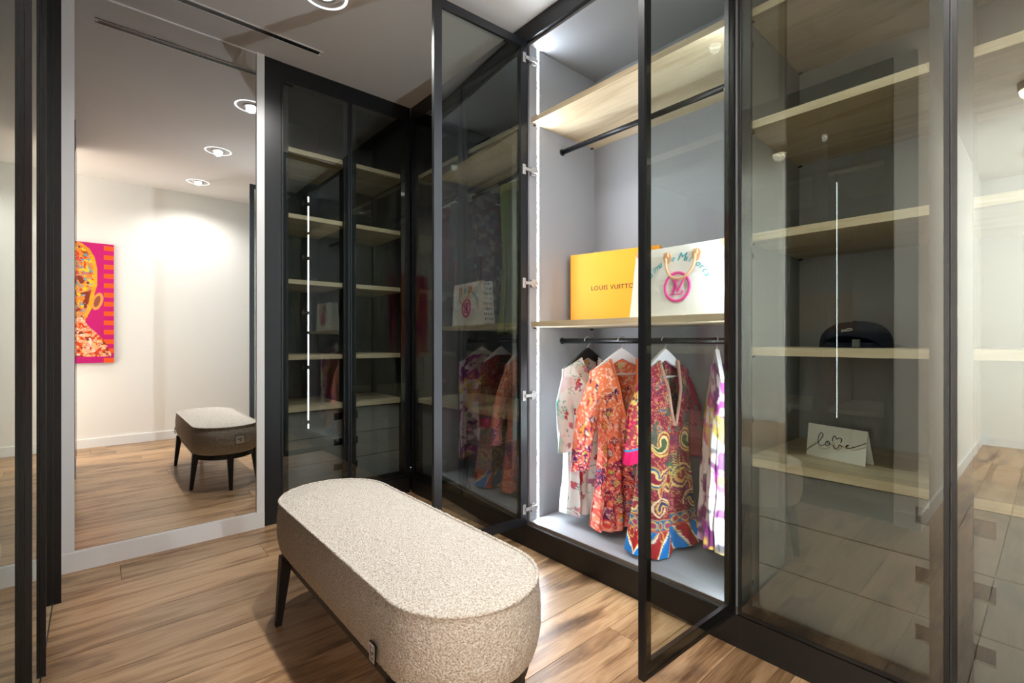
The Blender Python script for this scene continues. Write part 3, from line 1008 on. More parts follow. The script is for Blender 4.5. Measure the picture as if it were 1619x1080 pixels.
rs = random.Random(11)
def branch(cv, x, y, ang, ln, w, c, depth):
    if depth == 0 or ln < 2: return
    x2, y2 = x + math.cos(ang) * ln, y + math.sin(ang) * ln
    cv.line(x, y, x2, y2, w, c)
    for s in (-1, 1):
        branch(cv, x2, y2, ang + s * rs.uniform(0.25, 0.65), ln * rs.uniform(0.66, 0.86), max(1.4, w * 0.75), c, depth - 1)
def shell(cv, x, y, r, c, c2, ang):
    cv.ell(x, y, r, r * 0.85, c, ang)
    bx, by = x + math.cos(ang) * r, y + math.sin(ang) * r
    for k in range(-4, 5):
        a = ang + math.pi + k * 0.26
        cv.line(bx, by, bx + math.cos(a) * r * 1.8, by + math.sin(a) * r * 1.8, 1.4, c2)
    cv.ell(x, y, r, r * 0.85, c2, ang, 0.9)
def paisley(cv, x, y, r, ang, flip, cols):
    for f, c in zip((1.0, 0.82, 0.62, 0.36), cols):
        pts = []
        for k in range(26):
            q = k / 25
            rad = r * f * (1 - q) ** 0.9
            a = ang + flip * q * 1.9
            cx_ = x + math.cos(a) * r * 2.0 * q * (0.92 if f < 1 else 1)
            cy_ = y + math.sin(a) * r * 2.0 * q * (0.92 if f < 1 else 1)
            cv.ell(cx_, cy_, max(rad, 1.0), max(rad, 1.0), c)

# coral print
CW, CH = 250, 460
coral = Canvas(CW, CH, (246, 138, 96))
nz = coral.noise(5, 3, 2)
coral.blend((nz > 0.60) * 0.9, (255, 226, 206))
nz2 = coral.noise(6, 7, 2)
low = np.clip((coral.Y / CH - 0.30) / 0.3, 0, 1)
coral.blend((nz2 < 0.46) * low * 0.85, (226, 74, 74))
coral.blend((nz2 > 0.62) * low * 0.8, (240, 150, 140))
for k in range(46):
    yy = rs.uniform(0.12, 1.0) ** 0.75 * CH
    c = rs.choice([(104, 28, 92), (120, 34, 84), (92, 130, 160), (62, 40, 100), (88, 28, 80)])
    q = yy / CH
    if q < 0.3 and rs.random() < 0.55: continue
    branch(coral, rs.uniform(0, CW), yy, -math.pi / 2 + rs.uniform(-0.4, 0.4), rs.uniform(9, 17) * (0.6 + 0.6 * q), 3.2, c, 6)
for k in range(30):
    yy = rs.uniform(0.35, 1.0) * CH
    shell(coral, rs.uniform(0, CW), yy, rs.uniform(9, 17), rs.choice([(238, 176, 84), (232, 158, 66), (216, 200, 196), (246, 200, 120)]), rs.choice([(150, 60, 40), (120, 40, 90), (200, 80, 70)]), rs.uniform(0, 6.28))
for k in range(40):
    coral.ell(rs.uniform(0, CW), rs.uniform(0.25, 1) * CH, rs.uniform(3, 8), rs.uniform(2, 5), rs.choice([(120, 160, 178), (164, 196, 72), (90, 130, 160), (150, 70, 110), (240, 190, 70)]), rs.uniform(0, 3))

# maroon paisley print with striped hem
kaf = Canvas(CW, CH, (132, 28, 58))
nz = kaf.noise(9, 21, 3)
kaf.blend((np.abs(nz - 0.5) < 0.035) * 0.85, (200, 160, 90))
kaf.blend((np.abs(kaf.noise(14, 33, 2) - 0.5) < 0.022) * 0.8, (214, 120, 120))
kaf.blend((kaf.noise(26, 25, 2) > 0.60) * 0.55, (96, 40, 84))
kaf.blend((kaf.noise(30, 28, 2) > 0.66) * 0.7, (54, 104, 84))
gold = [(206, 166, 86), (120, 40, 60), (222, 194, 130), (150, 40, 60)]
for k in range(26):
    yy = rs.uniform(0.05, 0.42) * CH
    paisley(kaf, rs.uniform(0, CW), yy, rs.uniform(7, 12), rs.uniform(0, 6.28), rs.choice((-1, 1)), [(176, 120, 80), (132, 28, 64), (206, 170, 100), (60, 100, 130)])
for k in range(16):
    a = 2 * math.pi * k / 16
    kaf.ell(125 + 0 * math.cos(a), 0.55 * CH, 2, 2, (0, 0, 0))
for sx in (-1, 1):
    paisley(kaf, 125 + sx * 44, 0.42 * CH, 26, math.pi / 2 + sx * 0.3, -sx, [(214, 180, 96), (140, 40, 50), (226, 200, 140), (70, 90, 60)])
    paisley(kaf, 125 + sx * 22, 0.62 * CH, 30, -math.pi / 2 + sx * 0.8, sx, [(222, 190, 120), (110, 40, 80), (214, 170, 90), (160, 40, 60)])
    paisley(kaf, 125 + sx * 80, 0.60 * CH, 24, math.pi / 2, sx, [(190, 150, 80), (36, 96, 140), (220, 190, 120), (140, 30, 60)])
    paisley(kaf, 125 + sx * 60, 0.76 * CH, 20, -math.pi / 2, -sx, [(230, 210, 170), (130, 40, 80), (220, 180, 90), (60, 60, 110)])
    paisley(kaf, 125 + sx * 104, 0.77 * CH, 18, -math.pi / 2, sx, [(206, 166, 86), (30, 110, 140), (222, 194, 130), (150, 40, 60)])
for i in range(20):
    for j in range(4):
        kaf.ell(125 + (j - 1.5) * 11 + (i % 2) * 4, (0.49 + i * 0.007) * CH, 2.5, 1.6, [(190, 200, 120), (60, 130, 70)][(i + j) % 2])
b0 = int(0.815 * CH); b1 = int(0.875 * CH)
kaf.a[b0:b1] = (30, 104, 150)
for k in range(13):
    kaf.ell(k * 20 + 8, (b0 + b1) / 2, 9, 10, (206, 166, 86), 0.4, 0.68)
    kaf.ell(k * 20 + 8, (b0 + b1) / 2, 5, 5, (180, 50, 80))
kaf.a[b0:b0 + 3] = (200, 150, 90); kaf.a[b1 - 4:b1] = (190, 90, 80)
sh = ((kaf.X - (kaf.Y - b1) * 0.55 * np.sign(kaf.X - 110)) / 30.0)
fr_ = sh - np.floor(sh)
st = kaf.Y >= b1
pal = np.where((np.floor(sh) % 2 == 0)[..., None], np.array((168, 36, 44.)), np.array((22, 116, 190.)))
kaf.a = np.where(st[..., None], pal, kaf.a)
kaf.a = np.where((st & (fr_ < 0.09))[..., None], np.array((240, 240, 235.)), kaf.a)
kaf.a = np.where((st & (fr_ > 0.92))[..., None], np.array((236, 190, 80.)), kaf.a)
for k in range(9):
    kaf.ell(k * 30 + 12, b1 + 10, 6, 12, (206, 166, 96), 0, 0.7)

# white floral print
wf = Canvas(CW, CH, (243, 247, 246))
wf.blend(np.clip((wf.noise(44, 51, 3) - 0.55) * 6, 0, 1) * 0.6, (168, 226, 214))
wf.blend(np.clip((wf.noise(50, 52, 3) - 0.62) * 8, 0, 1) * 0.6, (232, 196, 206))
for k in range(60):
    branch(wf, rs.uniform(0, CW), rs.uniform(0, CH), rs.uniform(0, 6.28), rs.uniform(8, 18), 2.0, rs.choice([(96, 190, 172), (120, 200, 190), (150, 110, 130), (88, 170, 150)]), 3)
for k in range(26):
    c = rs.choice([(200, 120, 130), (190, 70, 84), (176, 130, 150), (220, 150, 150)])
    cx_, cy_ = rs.uniform(0, CW), rs.uniform(0, CH)
    for j in range(6):
        wf.ell(cx_ + rs.uniform(-9, 9), cy_ + rs.uniform(-9, 9), rs.uniform(4, 9), rs.uniform(3, 6), tuple(x + rs.uniform(-18, 18) for x in c), rs.uniform(0, 3))

# magenta watercolour print
wc = Canvas(CW, CH, (248, 240, 244))
wc.blend(np.clip((wc.noise(46, 61, 3) - 0.50) * 9, 0, 1) * 0.92, (196, 62, 176))
wc.blend(np.clip((wc.noise(40, 62, 3) - 0.58) * 10, 0, 1) * 0.95, (112, 34, 104))
wc.blend(np.clip((wc.noise(52, 63, 3) - 0.60) * 10, 0, 1) * 0.9, (238, 202, 92))
wc.blend(np.clip((wc.noise(38, 64, 2) - 0.68) * 12, 0, 1) * 0.9, (90, 84, 96))

M_BEAD = mat('beaded_trim', (206, 160, 140), 0.5)
add_bump(M_BEAD, 260, 0.9, 0.004, 'voronoi')
M_COLLAR = mat('coral_trim', (240, 140, 100), 0.8)
M_TABD = mat('label_dark', (60, 30, 44), 0.7)
M_TABL = mat('label_beige', (205, 176, 120), 0.7)

R1, R2 = 1.0, 1.975
GRP = 'clothes on the lower rod of the open wardrobe'
HG = 'hangers on the lower rod'
def sleeve(sd, hw, z0, dx, ln, r0, r1, flat=0.55, yo=-0.01):
    return ([(sd * (hw - 0.035), 0, z0), (sd * (hw + dx * 0.35), yo, z0 - ln * 0.35), (sd * (hw + dx * 0.8), yo * 2, z0 - ln * 0.75), (sd * (hw + dx), yo * 2, z0 - ln)], [r0 * 0.9, r0, (r0 + r1) / 2, r1], flat, None)
def sl(sd, hw, z0, dx, ln, r0, r1, win, flat=0.55, yo=-0.012):
    a = sleeve(sd, hw, z0, dx, ln, r0, r1, flat, yo)
    return (a[0], a[1], a[2], win)

make_hanger('hanger', 'black hanger holding the white floral dress', (1.82, 1.515, R1), math.radians(-10), M_BLACKPLASTIC, 0.140, HG)
make_garment('floral_dress', 'white dress with aqua and pink flowers, nearest the light strip', 'dress', (1.82, 1.515, R1), math.radians(-10), -0.078, 0.745,
             [(0, 0.155, 0.020), (0.2, 0.155, 0.050), (0.5, 0.125, 0.050), (0.8, 0.14, 0.055), (1, 0.155, 0.06)], wf, neck=(0.05, 0.16), slope=0.52,
             sleeves=[sl(-1, 0.145, -0.170, 0.004, 0.35, 0.050, 0.046, (0.0, 0.5, 0.1, 0.6)), sl(1, 0.145, -0.170, 0.03, 0.35, 0.05, 0.046, (0.5, 1, 0.2, 0.7))], seed=3, label_tab=M_TABL, group=GRP)
make_hanger('hanger', 'white hanger holding the coral dress', (1.82, 1.315, R1), math.radians(-22), M_WHITEPLASTIC, 0.145, HG)
make_garment('coral_dress', 'coral orange sea-print dress with a V-neck', 'dress', (1.82, 1.315, R1), math.radians(-22), -0.085, 0.755,
             [(0, 0.165, 0.020), (0.15, 0.165, 0.052), (0.45, 0.112, 0.048), (0.55, 0.112, 0.052), (0.8, 0.135, 0.065), (1, 0.155, 0.075)], coral, neck=(0.066, 0.36), slope=0.52,
             sleeves=[sl(-1, 0.150, -0.165, 0.078, 0.40, 0.054, 0.040, (0.0, 0.45, 0.25, 0.8)), sl(1, 0.155, -0.170, 0.03, 0.36, 0.05, 0.042, (0.55, 1, 0.25, 0.8))], seed=8, folds=8, trim=M_COLLAR, label_tab=M_TABL, group=GRP)
make_hanger('hanger', 'white hanger holding the maroon kaftan', (1.82, 1.095, R1), math.radians(-8), M_WHITEPLASTIC, 0.14, HG)
slc = Canvas(240, 220, (168, 22, 72))
slc.blend((np.abs(slc.noise(9, 41, 3) - 0.5) < 0.05) * (slc.X < 120) * 0.9, (200, 160, 90))
slc.blend((slc.noise(16, 42, 2) > 0.56) * (slc.X < 120) * 0.7, (110, 60, 50))
for k in range(12):
    paisley(slc, rs.uniform(10, 110), rs.uniform(10, 150), rs.uniform(8, 15), rs.uniform(0, 6), 1, [(214, 176, 86), (120, 40, 50), (222, 190, 110), (60, 110, 90)])
slc.a[172:, :120] = (190, 24, 84)
slc.a[166:172, :120] = (40, 120, 160)
for k in range(9):
    paisley(slc, rs.uniform(130, 230), rs.uniform(60, 200), rs.uniform(5, 8), rs.uniform(0, 6), 1, [(70, 120, 140), (30, 90, 130), (150, 60, 80), (90, 120, 90)])
make_garment('maroon_kaftan', 'long maroon paisley kaftan with a blue and red striped hem', 'kaftan', (1.82, 1.095, R1), math.radians(-8), -0.085, 0.775,
             [(0, 0.155, 0.020), (0.15, 0.155, 0.050), (0.45, 0.135, 0.050), (0.75, 0.160, 0.056), (1, 0.195, 0.080)], kaf, slc, neck=(0.055, 0.34), slope=0.48,
             sleeves=[sl(-1, 0.145, -0.165, 0.008, 0.34, 0.046, 0.048, (0, 0.49, 0, 1), yo=0.02), sl(1, 0.15, -0.160, 0.050, 0.34, 0.050, 0.058, (0.51, 1, 0, 1))], seed=5, folds=6, trim=M_BEAD, label_tab=M_TABD, group=GRP)
make_hanger('hanger', 'white hanger seen edge-on with the purple dress', (1.82, 0.868, R1), math.radians(33), M_WHITEPLASTIC, 0.13, HG)
make_garment('watercolour_dress', 'white dress with magenta and yellow blotches, seen edge-on beside the near door', 'dress', (1.82, 0.868, R1), math.radians(33), -0.088, 0.68,
             [(0, 0.150, 0.018), (0.3, 0.150, 0.042), (0.7, 0.150, 0.050), (1, 0.150, 0.052)], wc, m=M_SILK, neck=(0.05, 0.0), slope=0.52, seed=6, folds=9, group=GRP)

# clothes in the dark corner wardrobe; colours darkened to imitate the dim interior
GRP2 = 'clothes behind the dark glass'
mr = Canvas(120, 200, (92, 18, 50))
mt = Canvas(160, 260, (92, 18, 54))
for k in range(26):
    paisley(mt, rs.uniform(0, 160), rs.uniform(0, 260), rs.uniform(10, 20), rs.uniform(0, 6), rs.choice((1, -1)), [(30, 92, 92), (66, 40, 86), (28, 76, 80), (96, 44, 82)])
dk = Canvas(160, 260, (70, 34, 44))
dk.blend((dk.noise(14, 71, 2) > 0.55) * 0.9, (120, 60, 44))
dk.blend((dk.noise(12, 72, 2) > 0.62) * 0.9, (140, 136, 134))
dk.blend((dk.noise(20, 73, 2) > 0.60) * 0.8, (64, 50, 96))
yg = Canvas(120, 200, (122, 132, 54))
yg.blend((yg.noise(18, 74, 2) > 0.55) * 0.6, (150, 152, 100))
specs = [(2.66, 'plain maroon garment behind the dark glass nearest the corner', mr, 0.50), (2.45, 'maroon and teal leaf-print dress behind the dark glass', mt, 0.70),
         (2.22, 'dark sequinned mixed-colour dress behind the dark glass', dk, 0.72), (1.96, 'yellow-green dress behind the dark glass by the hinges', yg, 0.85)]
for k, (yy, lb, cv_, ln) in enumerate(specs):
    make_hanger('hanger', 'white hanger of the ' + lb.replace(' behind the dark glass', ', dark glass')[:60], (1.82, yy, R2), math.radians(-12), M_WHITEPLASTIC, 0.150, 'hangers in the dark wardrobe')
    make_garment('hanging_dress', lb, 'dress', (1.82, yy, R2), math.radians(-12), -0.085, ln,
                 [(0, 0.16, 0.02), (0.2, 0.16, 0.045), (0.6, 0.14, 0.045), (1, 0.16, 0.055)], cv_, neck=(0.05, 0.2), slope=0.38, seed=20 + k, group=GRP2, na=90, nv=110)

# ------------------------------------------------------------------ orange box and tote bag
def facing_minus_x(x, y, z):
    return Matrix(((0, 0, -1, x), (-1, 0, 0, y), (0, 1, 0, z), (0, 0, 0, 1)))

def text_obj(name, s, size, m, parent, mw, extrude=0.0006, shear=0.0, align='LEFT', spacing=1.0, offset=0.0):
    c = bpy.data.curves.new(name, 'FONT')
    c.body = s
    c.size = size * S
    c.extrude = extrude * S
    c.shear = shear
    c.align_x = align
    c.space_character = spacing
    c.offset = offset * S
    c.resolution_u = 3
    tmp = bpy.data.objects.new(name, c)
    col.objects.link(tmp)
    dg = bpy.context.evaluated_depsgraph_get()
    me = bpy.data.meshes.new_from_object(tmp.evaluated_get(dg))
    bpy.data.objects.remove(tmp)
    bpy.data.curves.remove(c)
    me.materials.clear()
    me.materials.append(m)
    o = bpy.data.objects.new(name, me)
    col.objects.link(o)
    o.parent = parent
    M_ = mw.copy()
    M_.translation = (M_.translation - ORG[parent.name]) * S
    o.matrix_local = M_
    return o

SH1 = 1.0945
bx = empty('gift_box', (1.852, 1.656, SH1), math.radians(12))
tag(bx, 'orange-yellow shop box standing on the shelf behind the white tote', 'box')
M_OR = mat('orange_card', (244, 158, 26), 0.55)
add_bump(M_OR, 500, 0.12, 0.0006)
MB().box(0.0115, 0.098, -0.465, -0.003, 0.0005, 0.344).build('box_base', M_OR, bx, local=True, bevel=0.0015)
lid = MB().box(0.0, 0.011, -0.468, 0.0, 0.0002, 0.347).build('box_lid', M_OR, bx, local=True, bevel=0.0015)
ORG[lid.name] = Vector((0, 0, 0))
text_obj('lettering', 'LOUIS VUITTON', 0.0322, mat('print_black', (40, 28, 20), 0.5), lid, facing_minus_x(-0.0007, -0.118, 0.158), spacing=1.08)

bag = empty('tote_bag', (1.74, 0.955, SH1))
tag(bag, 'white canvas tote with pink ring logo, tan handles and monogram sides', 'bag')
M_CANVAS = mat('white_canvas', (240, 236, 226), 0.8, spec=0.2)
add_bump(M_CANVAS, 700, 0.25, 0.0008)
M_TAN = mat('tan_leather', (222, 170, 128), 0.5)
M_PINK = mat('pink_felt', (226, 72, 150), 0.75)
M_TEAL = mat('teal_print', (52, 186, 204), 0.6)
bF0, bF1 = 1.655, 1.668        # front at bottom / top
bK0, bK1 = 1.7385, 1.7335
yl0, yl1, yr0, yr1 = 1.156, 1.132, 0.764, 0.762   # left bottom/top, right bottom/top (Y)
zb, zt_ = SH1 + 0.0004, 1.362
th = 0.006
fp = MB()
def quadslab(m, a, b, c, d, nrm, t):
    v = [Vector(p) for p in (a, b, c, d)]
    n_ = Vector(nrm)
    m.add(v + [p + n_ * t for p in v], [(0, 1, 2, 3), (7, 6, 5, 4), (0, 4, 5, 1), (1, 5, 6, 2), (2, 6, 7, 3), (3, 7, 4, 0)])
quadslab(fp, (bF0, yl0, zb), (bF0, yr0, zb), (bF1, yr1, zt_), (bF1, yl1, zt_), (1, 0, 0), th)
fpo = fp.build('front_panel', M_CANVAS, bag)
ORG[fpo.name] = ORG[bag.name]
bk = MB()
quadslab(bk, (bK0, yl0, zb), (bK0, yr0, zb), (bK1, yr1, zt_), (bK1, yl1, zt_), (-1, 0, 0), th)
bko = bk.build('back_panel', M_CANVAS, bag)
B('base_panel', M_TAN, bag, (bF0 + 0.007, bK0 - 0.007, yr0 + 0.007, yl0 - 0.007, zb + 0.001, zb + 0.008))
mono = Canvas(150, 260, (240, 236, 226))
for i in range(9):
    for j in range(6):
        x_, y_ = 13 + j * 25 + (12 if i % 2 else 0), 14 + i * 30
        c = [(46, 150, 176), (60, 110, 170), (40, 168, 170)][(i + j) % 3]
        if (i + j) % 3 == 2:
            mono.ell(x_, y_, 8, 8, c, 0, 0.7); mono.ell(x_, y_, 3, 3, c)
        else:
            for a in range(4):
                mono.ell(x_ + 5 * math.cos(a * math.pi / 2), y_ + 5 * math.sin(a * math.pi / 2), 4, 4, c)
            mono.ell(x_, y_, 1.6, 1.6, (240, 236, 226))
for ys0, ys1, sg in ((yl0, yl1, 1), (yr0, yr1, -1)):
    n1, n2 = 40, 70
    vv, uu, ww, ff = [], [], [], []
    for i in range(n2):
        b = i / (n2 - 1)
        for j in range(n1):
            a = j / (n1 - 1)
            x = (bF0 + (bF1 - bF0) * b) + 0.006 + a * ((bK0 + (bK1 - bK0) * b) - (bF0 + (bF1 - bF0) * b) - 0.012)
            vv.append((x, ys0 + (ys1 - ys0) * b - sg * (0.003 + 0.018 * b * math.sin(a * math.pi)), zb + (zt_ - 0.004 - zb) * b))
            uu.append(a * 0.75); ww.append(1 - b)
    for i in range(n2 - 1):
        for j in range(n1 - 1):
            ff.append((i * n1 + j, i * n1 + j + 1, (i + 1) * n1 + j + 1, (i + 1) * n1 + j))
    so = MB().add(vv, ff).build('side_panel', M_PRINT, bag, smooth=True)
    colour_mesh(so, mono.sample(np.array(uu), np.array(ww)))
    sm = so.modifiers.new('thick', 'SOLIDIFY'); sm.thickness = 0.004 * S
def bx_at(z):
    return bF0 + (bF1 - bF0) * (z - zb) / (zt_ - zb)
# ring logo
rcY, rcZ, rR = 0.946, 1.205, 0.0535
ring = []
for k in range(49):
    a = 2 * math.pi * k / 48
    z = rcZ + rR * math.sin(a)
    ring.append((bx_at(z) - 0.002, rcY + rR * 0.94 * math.cos(a), z))
MB().tube(ring, 0.0055, 8, cap=False, flat=0.6).build('logo_ring', M_PINK, fpo, smooth=True)
def strokes(name, m, segs, parent, t=0.004):
    b = MB()
    for (pts) in segs:
        b.prism(pts, lambda a, c, q: (bx_at(rcZ + c) - q, rcY - a, rcZ + c), 0.0004, t)
    return b.build(name, m, parent)
def bar(x0, y0, x1, y1, w):
    dx, dy = x1 - x0, y1 - y0
    l = math.hypot(dx, dy); nx_, ny_ = -dy / l * w / 2, dx / l * w / 2
    return [(x0 + nx_, y0 + ny_), (x0 - nx_, y0 - ny_), (x1 - nx_, y1 - ny_), (x1 + nx_, y1 + ny_)]
k_ = 0.0011
strokes('logo_letter', M_PINK, [bar(-4 * k_, 22 * k_, -17 * k_, -26 * k_, 0.0085), bar(-27 * k_, -26 * k_, 18 * k_, -26 * k_, 0.0045), bar(-14 * k_, 22 * k_, 6 * k_, 22 * k_, 0.004), bar(18 * k_, -26 * k_, 22 * k_, -13 * k_, 0.0045)], fpo, 0.0042)
strokes('logo_letter', M_PINK, [bar(-12 * k_, 27 * k_, 3 * k_, -16 * k_, 0.0085), bar(26 * k_, 27 * k_, 4 * k_, -16 * k_, 0.005), bar(-19 * k_, 27.5 * k_, -3 * k_, 27.5 * k_, 0.0038), bar(18 * k_, 27.5 * k_, 33 * k_, 27.5 * k_, 0.0038)], fpo, 0.0054)
# script wording on an arc
arc = 'Palma de Mallorca'
Ra = 0.128
for k, ch in enumerate(arc):
    a = math.radians(62 - 124 * k / (len(arc) - 1))
    if ch == ' ': continue
    yy = rcY + 0.004 + Ra * math.sin(a)
    zz = rcZ - 0.028 + Ra * math.cos(a)
    Mx = facing_minus_x(bx_at(zz) - 0.0008, yy, zz) @ Matrix.Rotation(a * 0.8, 4, 'Z')
    text_obj('script_letter', ch, 0.034 if ch.islower() else 0.044, M_TEAL, fpo, Mx, 0.0003, shear=0.35, align='CENTER')
Mx = facing_minus_x(bx_at(1.20) - 0.0008, 0.805, 1.196)
text_obj('script_letter', '::', 0.030, M_TEAL, fpo, Mx, 0.0003, shear=0.2)
# handles and leather tabs
for xx, sg in ((bF1, -1), (bK1, 1)):
    pts = []
    for k in range(25):
        q = k / 24
        a = math.pi * q
        yy = 0.990 - 0.119 * (1 - math.cos(a)) / 2
        z = 1.322 - 0.090 * math.sin(a) ** 0.8
        pts.append(((bx_at(z) if sg < 0 else xx) + sg * (0.010 + 0.012 * math.sin(a)), yy, z))
    MB().tube(pts, 0.0052, 10).build('handle', M_TAN, bag, smooth=True)
    for yy in (0.990, 0.871):
        poly = [(0.018 * math.sin(2 * math.pi * k / 18) * (0.8 if k in range(5, 14) else 1), 0.024 * math.cos(2 * math.pi * k / 18)) for k in range(18)]
        b = MB()
        b.prism(poly, lambda a_, c_, q: ((bx_at(1.325 + c_) if sg < 0 else xx) + sg * q, yy - a_, 1.318 + c_), 0.0008, 0.004)
        po = b.build('leather_tab', M_TAN, bag)
        ORG[po.name] = ORG[bag.name]
        MB().box((bx_at(1.33) if sg < 0 else xx) + sg * 0.004, (bx_at(1.33) if sg < 0 else xx) + sg * 0.016, yy - 0.008, yy + 0.008, 1.321, 1.337).build('loop', M_TAN, po)
for yy in (yl1 - 0.008, yr1 + 0.010):
    b = MB()
    b.prism([(-0.006, 0.012), (0.006, 0.012), (0.006, -0.006), (0, -0.013), (-0.006, -0.006)], lambda a_, c_, q: (bx_at(1.35 + c_) - q, yy - a_, 1.350 + c_), 0.0006, 0.003)
    b.build('corner_tab', M_TAN, bag)

# ------------------------------------------------------------------ cap
capz = 0.9805
cap = empty('baseball_cap', (1.79, 0.414, capz), math.pi)
tag(cap, 'navy baseball cap lying on the oak shelf, strap side to the glass', 'cap')
M_NAVY = mat('navy_cotton', (17, 22, 38), 0.85, spec=0.2)
add_bump(M_NAVY, 600, 0.2, 0.0006)
nA, nB = 72, 22
vv, ff = [], []
for i in range(nB):
    q = i / (nB - 1)
    for k in range(nA):
        a = 2 * math.pi * k / nA      # a=0 is the strap side (local +x after the turn = towards the glass)
        lift = 0.034 * max(0.0, math.cos(min(abs((a + math.pi) % (2 * math.pi) - math.pi) / 0.95, 1) * math.pi / 2)) ** 0.6
        ph_ = q * math.pi / 2
        z = lift + (0.078 - lift) * math.sin(ph_) ** 0.85
        r = 0.093 * (math.cos(ph_) ** 0.62 if q < 1 else 0) + 0.002
        z += 0.006 * math.cos(2 * a) * math.sin(ph_) * math.cos(ph_) + 0.003 * math.sin(a) * q
        vv.append((r * math.cos(a) * 1.0, r * math.sin(a) * 1.0, z))
for i in range(nB - 1):
    for k in range(nA):
        k2 = (k + 1) % nA
        ff.append((i * nA + k, i * nA + k2, (i + 1) * nA + k2, (i + 1) * nA + k))
co_ = MB().add(vv, ff).build('crown', M_NAVY, cap, local=True, smooth=True)
sm = co_.modifiers.new('thick', 'SOLIDIFY'); sm.thickness = 0.003 * S
MB().lathe([(0.0, 0.083), (0.006, 0.081), (0.007, 0.077)], (0, 0, 0), 14).build('top_button', M_NAVY, cap, local=True, smooth=True)
st_ = MB()
pts = [(0.0905 * math.cos(a), 0.0905 * math.sin(a)) for a in [math.radians(-60 + 5 * k) for k in range(25)]]
v = [(x, y, 0.0005) for x, y in pts] + [(x, y, 0.014) for x, y in pts] + [(x * .98, y * .98, 0.014) for x, y in pts] + [(x * .98, y * .98, 0.0005) for x, y in pts]
n = len(pts)
f = []
for k in range(n - 1):
    for j in range(4):
        j2 = (j + 1) % 4
        f.append((j * n + k, j * n + k + 1, j2 * n + k + 1, j2 * n + k))
st_.add(v, f).build('strap', M_NAVY, cap, local=True, smooth=False)
MB().box(0.080, 0.0955, 0.014, 0.032, 0.0, 0.024).build('buckle', mat('grey_buckle', (96, 98, 98), 0.4), cap, local=True, bevel=0.002)
br = MB()
vv, ff = [], []
for i in range(6):
    for k in range(21):
        a = math.pi + math.radians(-70 + 7 * k)
        r = 0.088 + i / 5 * 0.062 * max(0.0, math.cos(math.radians(-70 + 7 * k) * 1.2)) ** 0.6
        vv.append((r * math.cos(a), r * math.sin(a), 0.009 - 0.3 * abs(math.sin(a)) * 0.01))
for i in range(5):
    for k in range(20):
        ff.append((i * 21 + k, i * 21 + k + 1, (i + 1) * 21 + k + 1, (i + 1) * 21 + k))
bo = br.add(vv, ff).build('brim', M_NAVY, cap, local=True, smooth=True)
sm = bo.modifiers.new('thick', 'SOLIDIFY'); sm.thickness = 0.003 * S
em = MB()
E_ = [(-0.014, 0.006), (-0.012, 0.010), (-0.004, 0.010), (0.004, 0.006), (0.013, 0.006), (0.012, 0.001), (0.004, 0.003), (-0.008, 0.004), (-0.014, 0.006)]
def cap_pt(a, b):
    y_ = -a
    return (math.sqrt(max(0.0, 0.0968 ** 2 - y_ * y_)) - (b * 0.45), y_, 0.046 + b)
em.tube([cap_pt(a, b) for a, b in E_], 0.0011, 6).build('emblem', mat('emblem_silver', (190, 196, 186), 0.5), cap, local=True)

# ------------------------------------------------------------------ greeting card
ang = math.atan2(0.378 - 0.550, 1.742 - 1.790)       # along the lower edge, left to right in view
card = empty('greeting_card', (1.766, 0.464, 0.6212), ang)
tag(card, 'white folded greeting card with handwritten love, standing on the lowest oak shelf', 'card')
M_CARD = mat('card_white', (236, 234, 224), 0.7)
cw, chh = 0.179, 0.104
fcd = MB()
tilt = 0.012
fv = [(-cw / 2, 0, 0), (cw / 2, 0, 0), (cw / 2, tilt, chh), (-cw / 2, tilt, chh)]
fcd.add(fv + [(p[0], p[1] + 0.0012, p[2]) for p in fv], [(0, 1, 2, 3), (7, 6, 5, 4), (0, 4, 5, 1), (1, 5, 6, 2), (2, 6, 7, 3), (3, 7, 4, 0)])
fo = fcd.build('front_leaf', M_CARD, card, local=True)
bcd = MB()
fv = [(-cw / 2, 2 * tilt + 0.022, 0), (cw / 2, 2 * tilt + 0.022, 0), (cw / 2, tilt + 0.0014, chh), (-cw / 2, tilt + 0.0014, chh)]
bcd.add(fv + [(p[0], p[1] + 0.0012, p[2]) for p in fv], [(0, 1, 2, 3), (7, 6, 5, 4), (0, 4, 5, 1), (1, 5, 6, 2), (2, 6, 7, 3), (3, 7, 4, 0)])
bcd.build('back_leaf', M_CARD, card, local=True)
def cp(x, y):
    yt = 180 + (x - 240) * 0.111
    hgt = 615 + (x - 240) * 0.04
    b = 1 - (y - yt) / hgt
    a = (x - 240 + (1 - b) * 55) / 1085
    return ((a - 0.5) * cw, tilt * b - 0.0008, b * chh)
def smooth_path(P0, n=6):
    out = []
    for i in range(len(P0) - 1):
        p0 = P0[max(i - 1, 0)]; p1 = P0[i]; p2 = P0[i + 1]; p3 = P0[min(i + 2, len(P0) - 1)]
        for k in range(n):
            t = k / n
            out.append(tuple(0.5 * ((2 * p1[j]) + (-p0[j] + p2[j]) * t + (2 * p0[j] - 5 * p1[j] + 4 * p2[j] - p3[j]) * t * t + (-p0[j] + 3 * p1[j] - 3 * p2[j] + p3[j]) * t ** 3) for j in range(2)))
    return out + [P0[-1]]
M_INK = mat('black_foil', (22, 20, 18), 0.4)
M_GOLD = mat('gold_foil', (226, 186, 118), 0.35, 0.7)
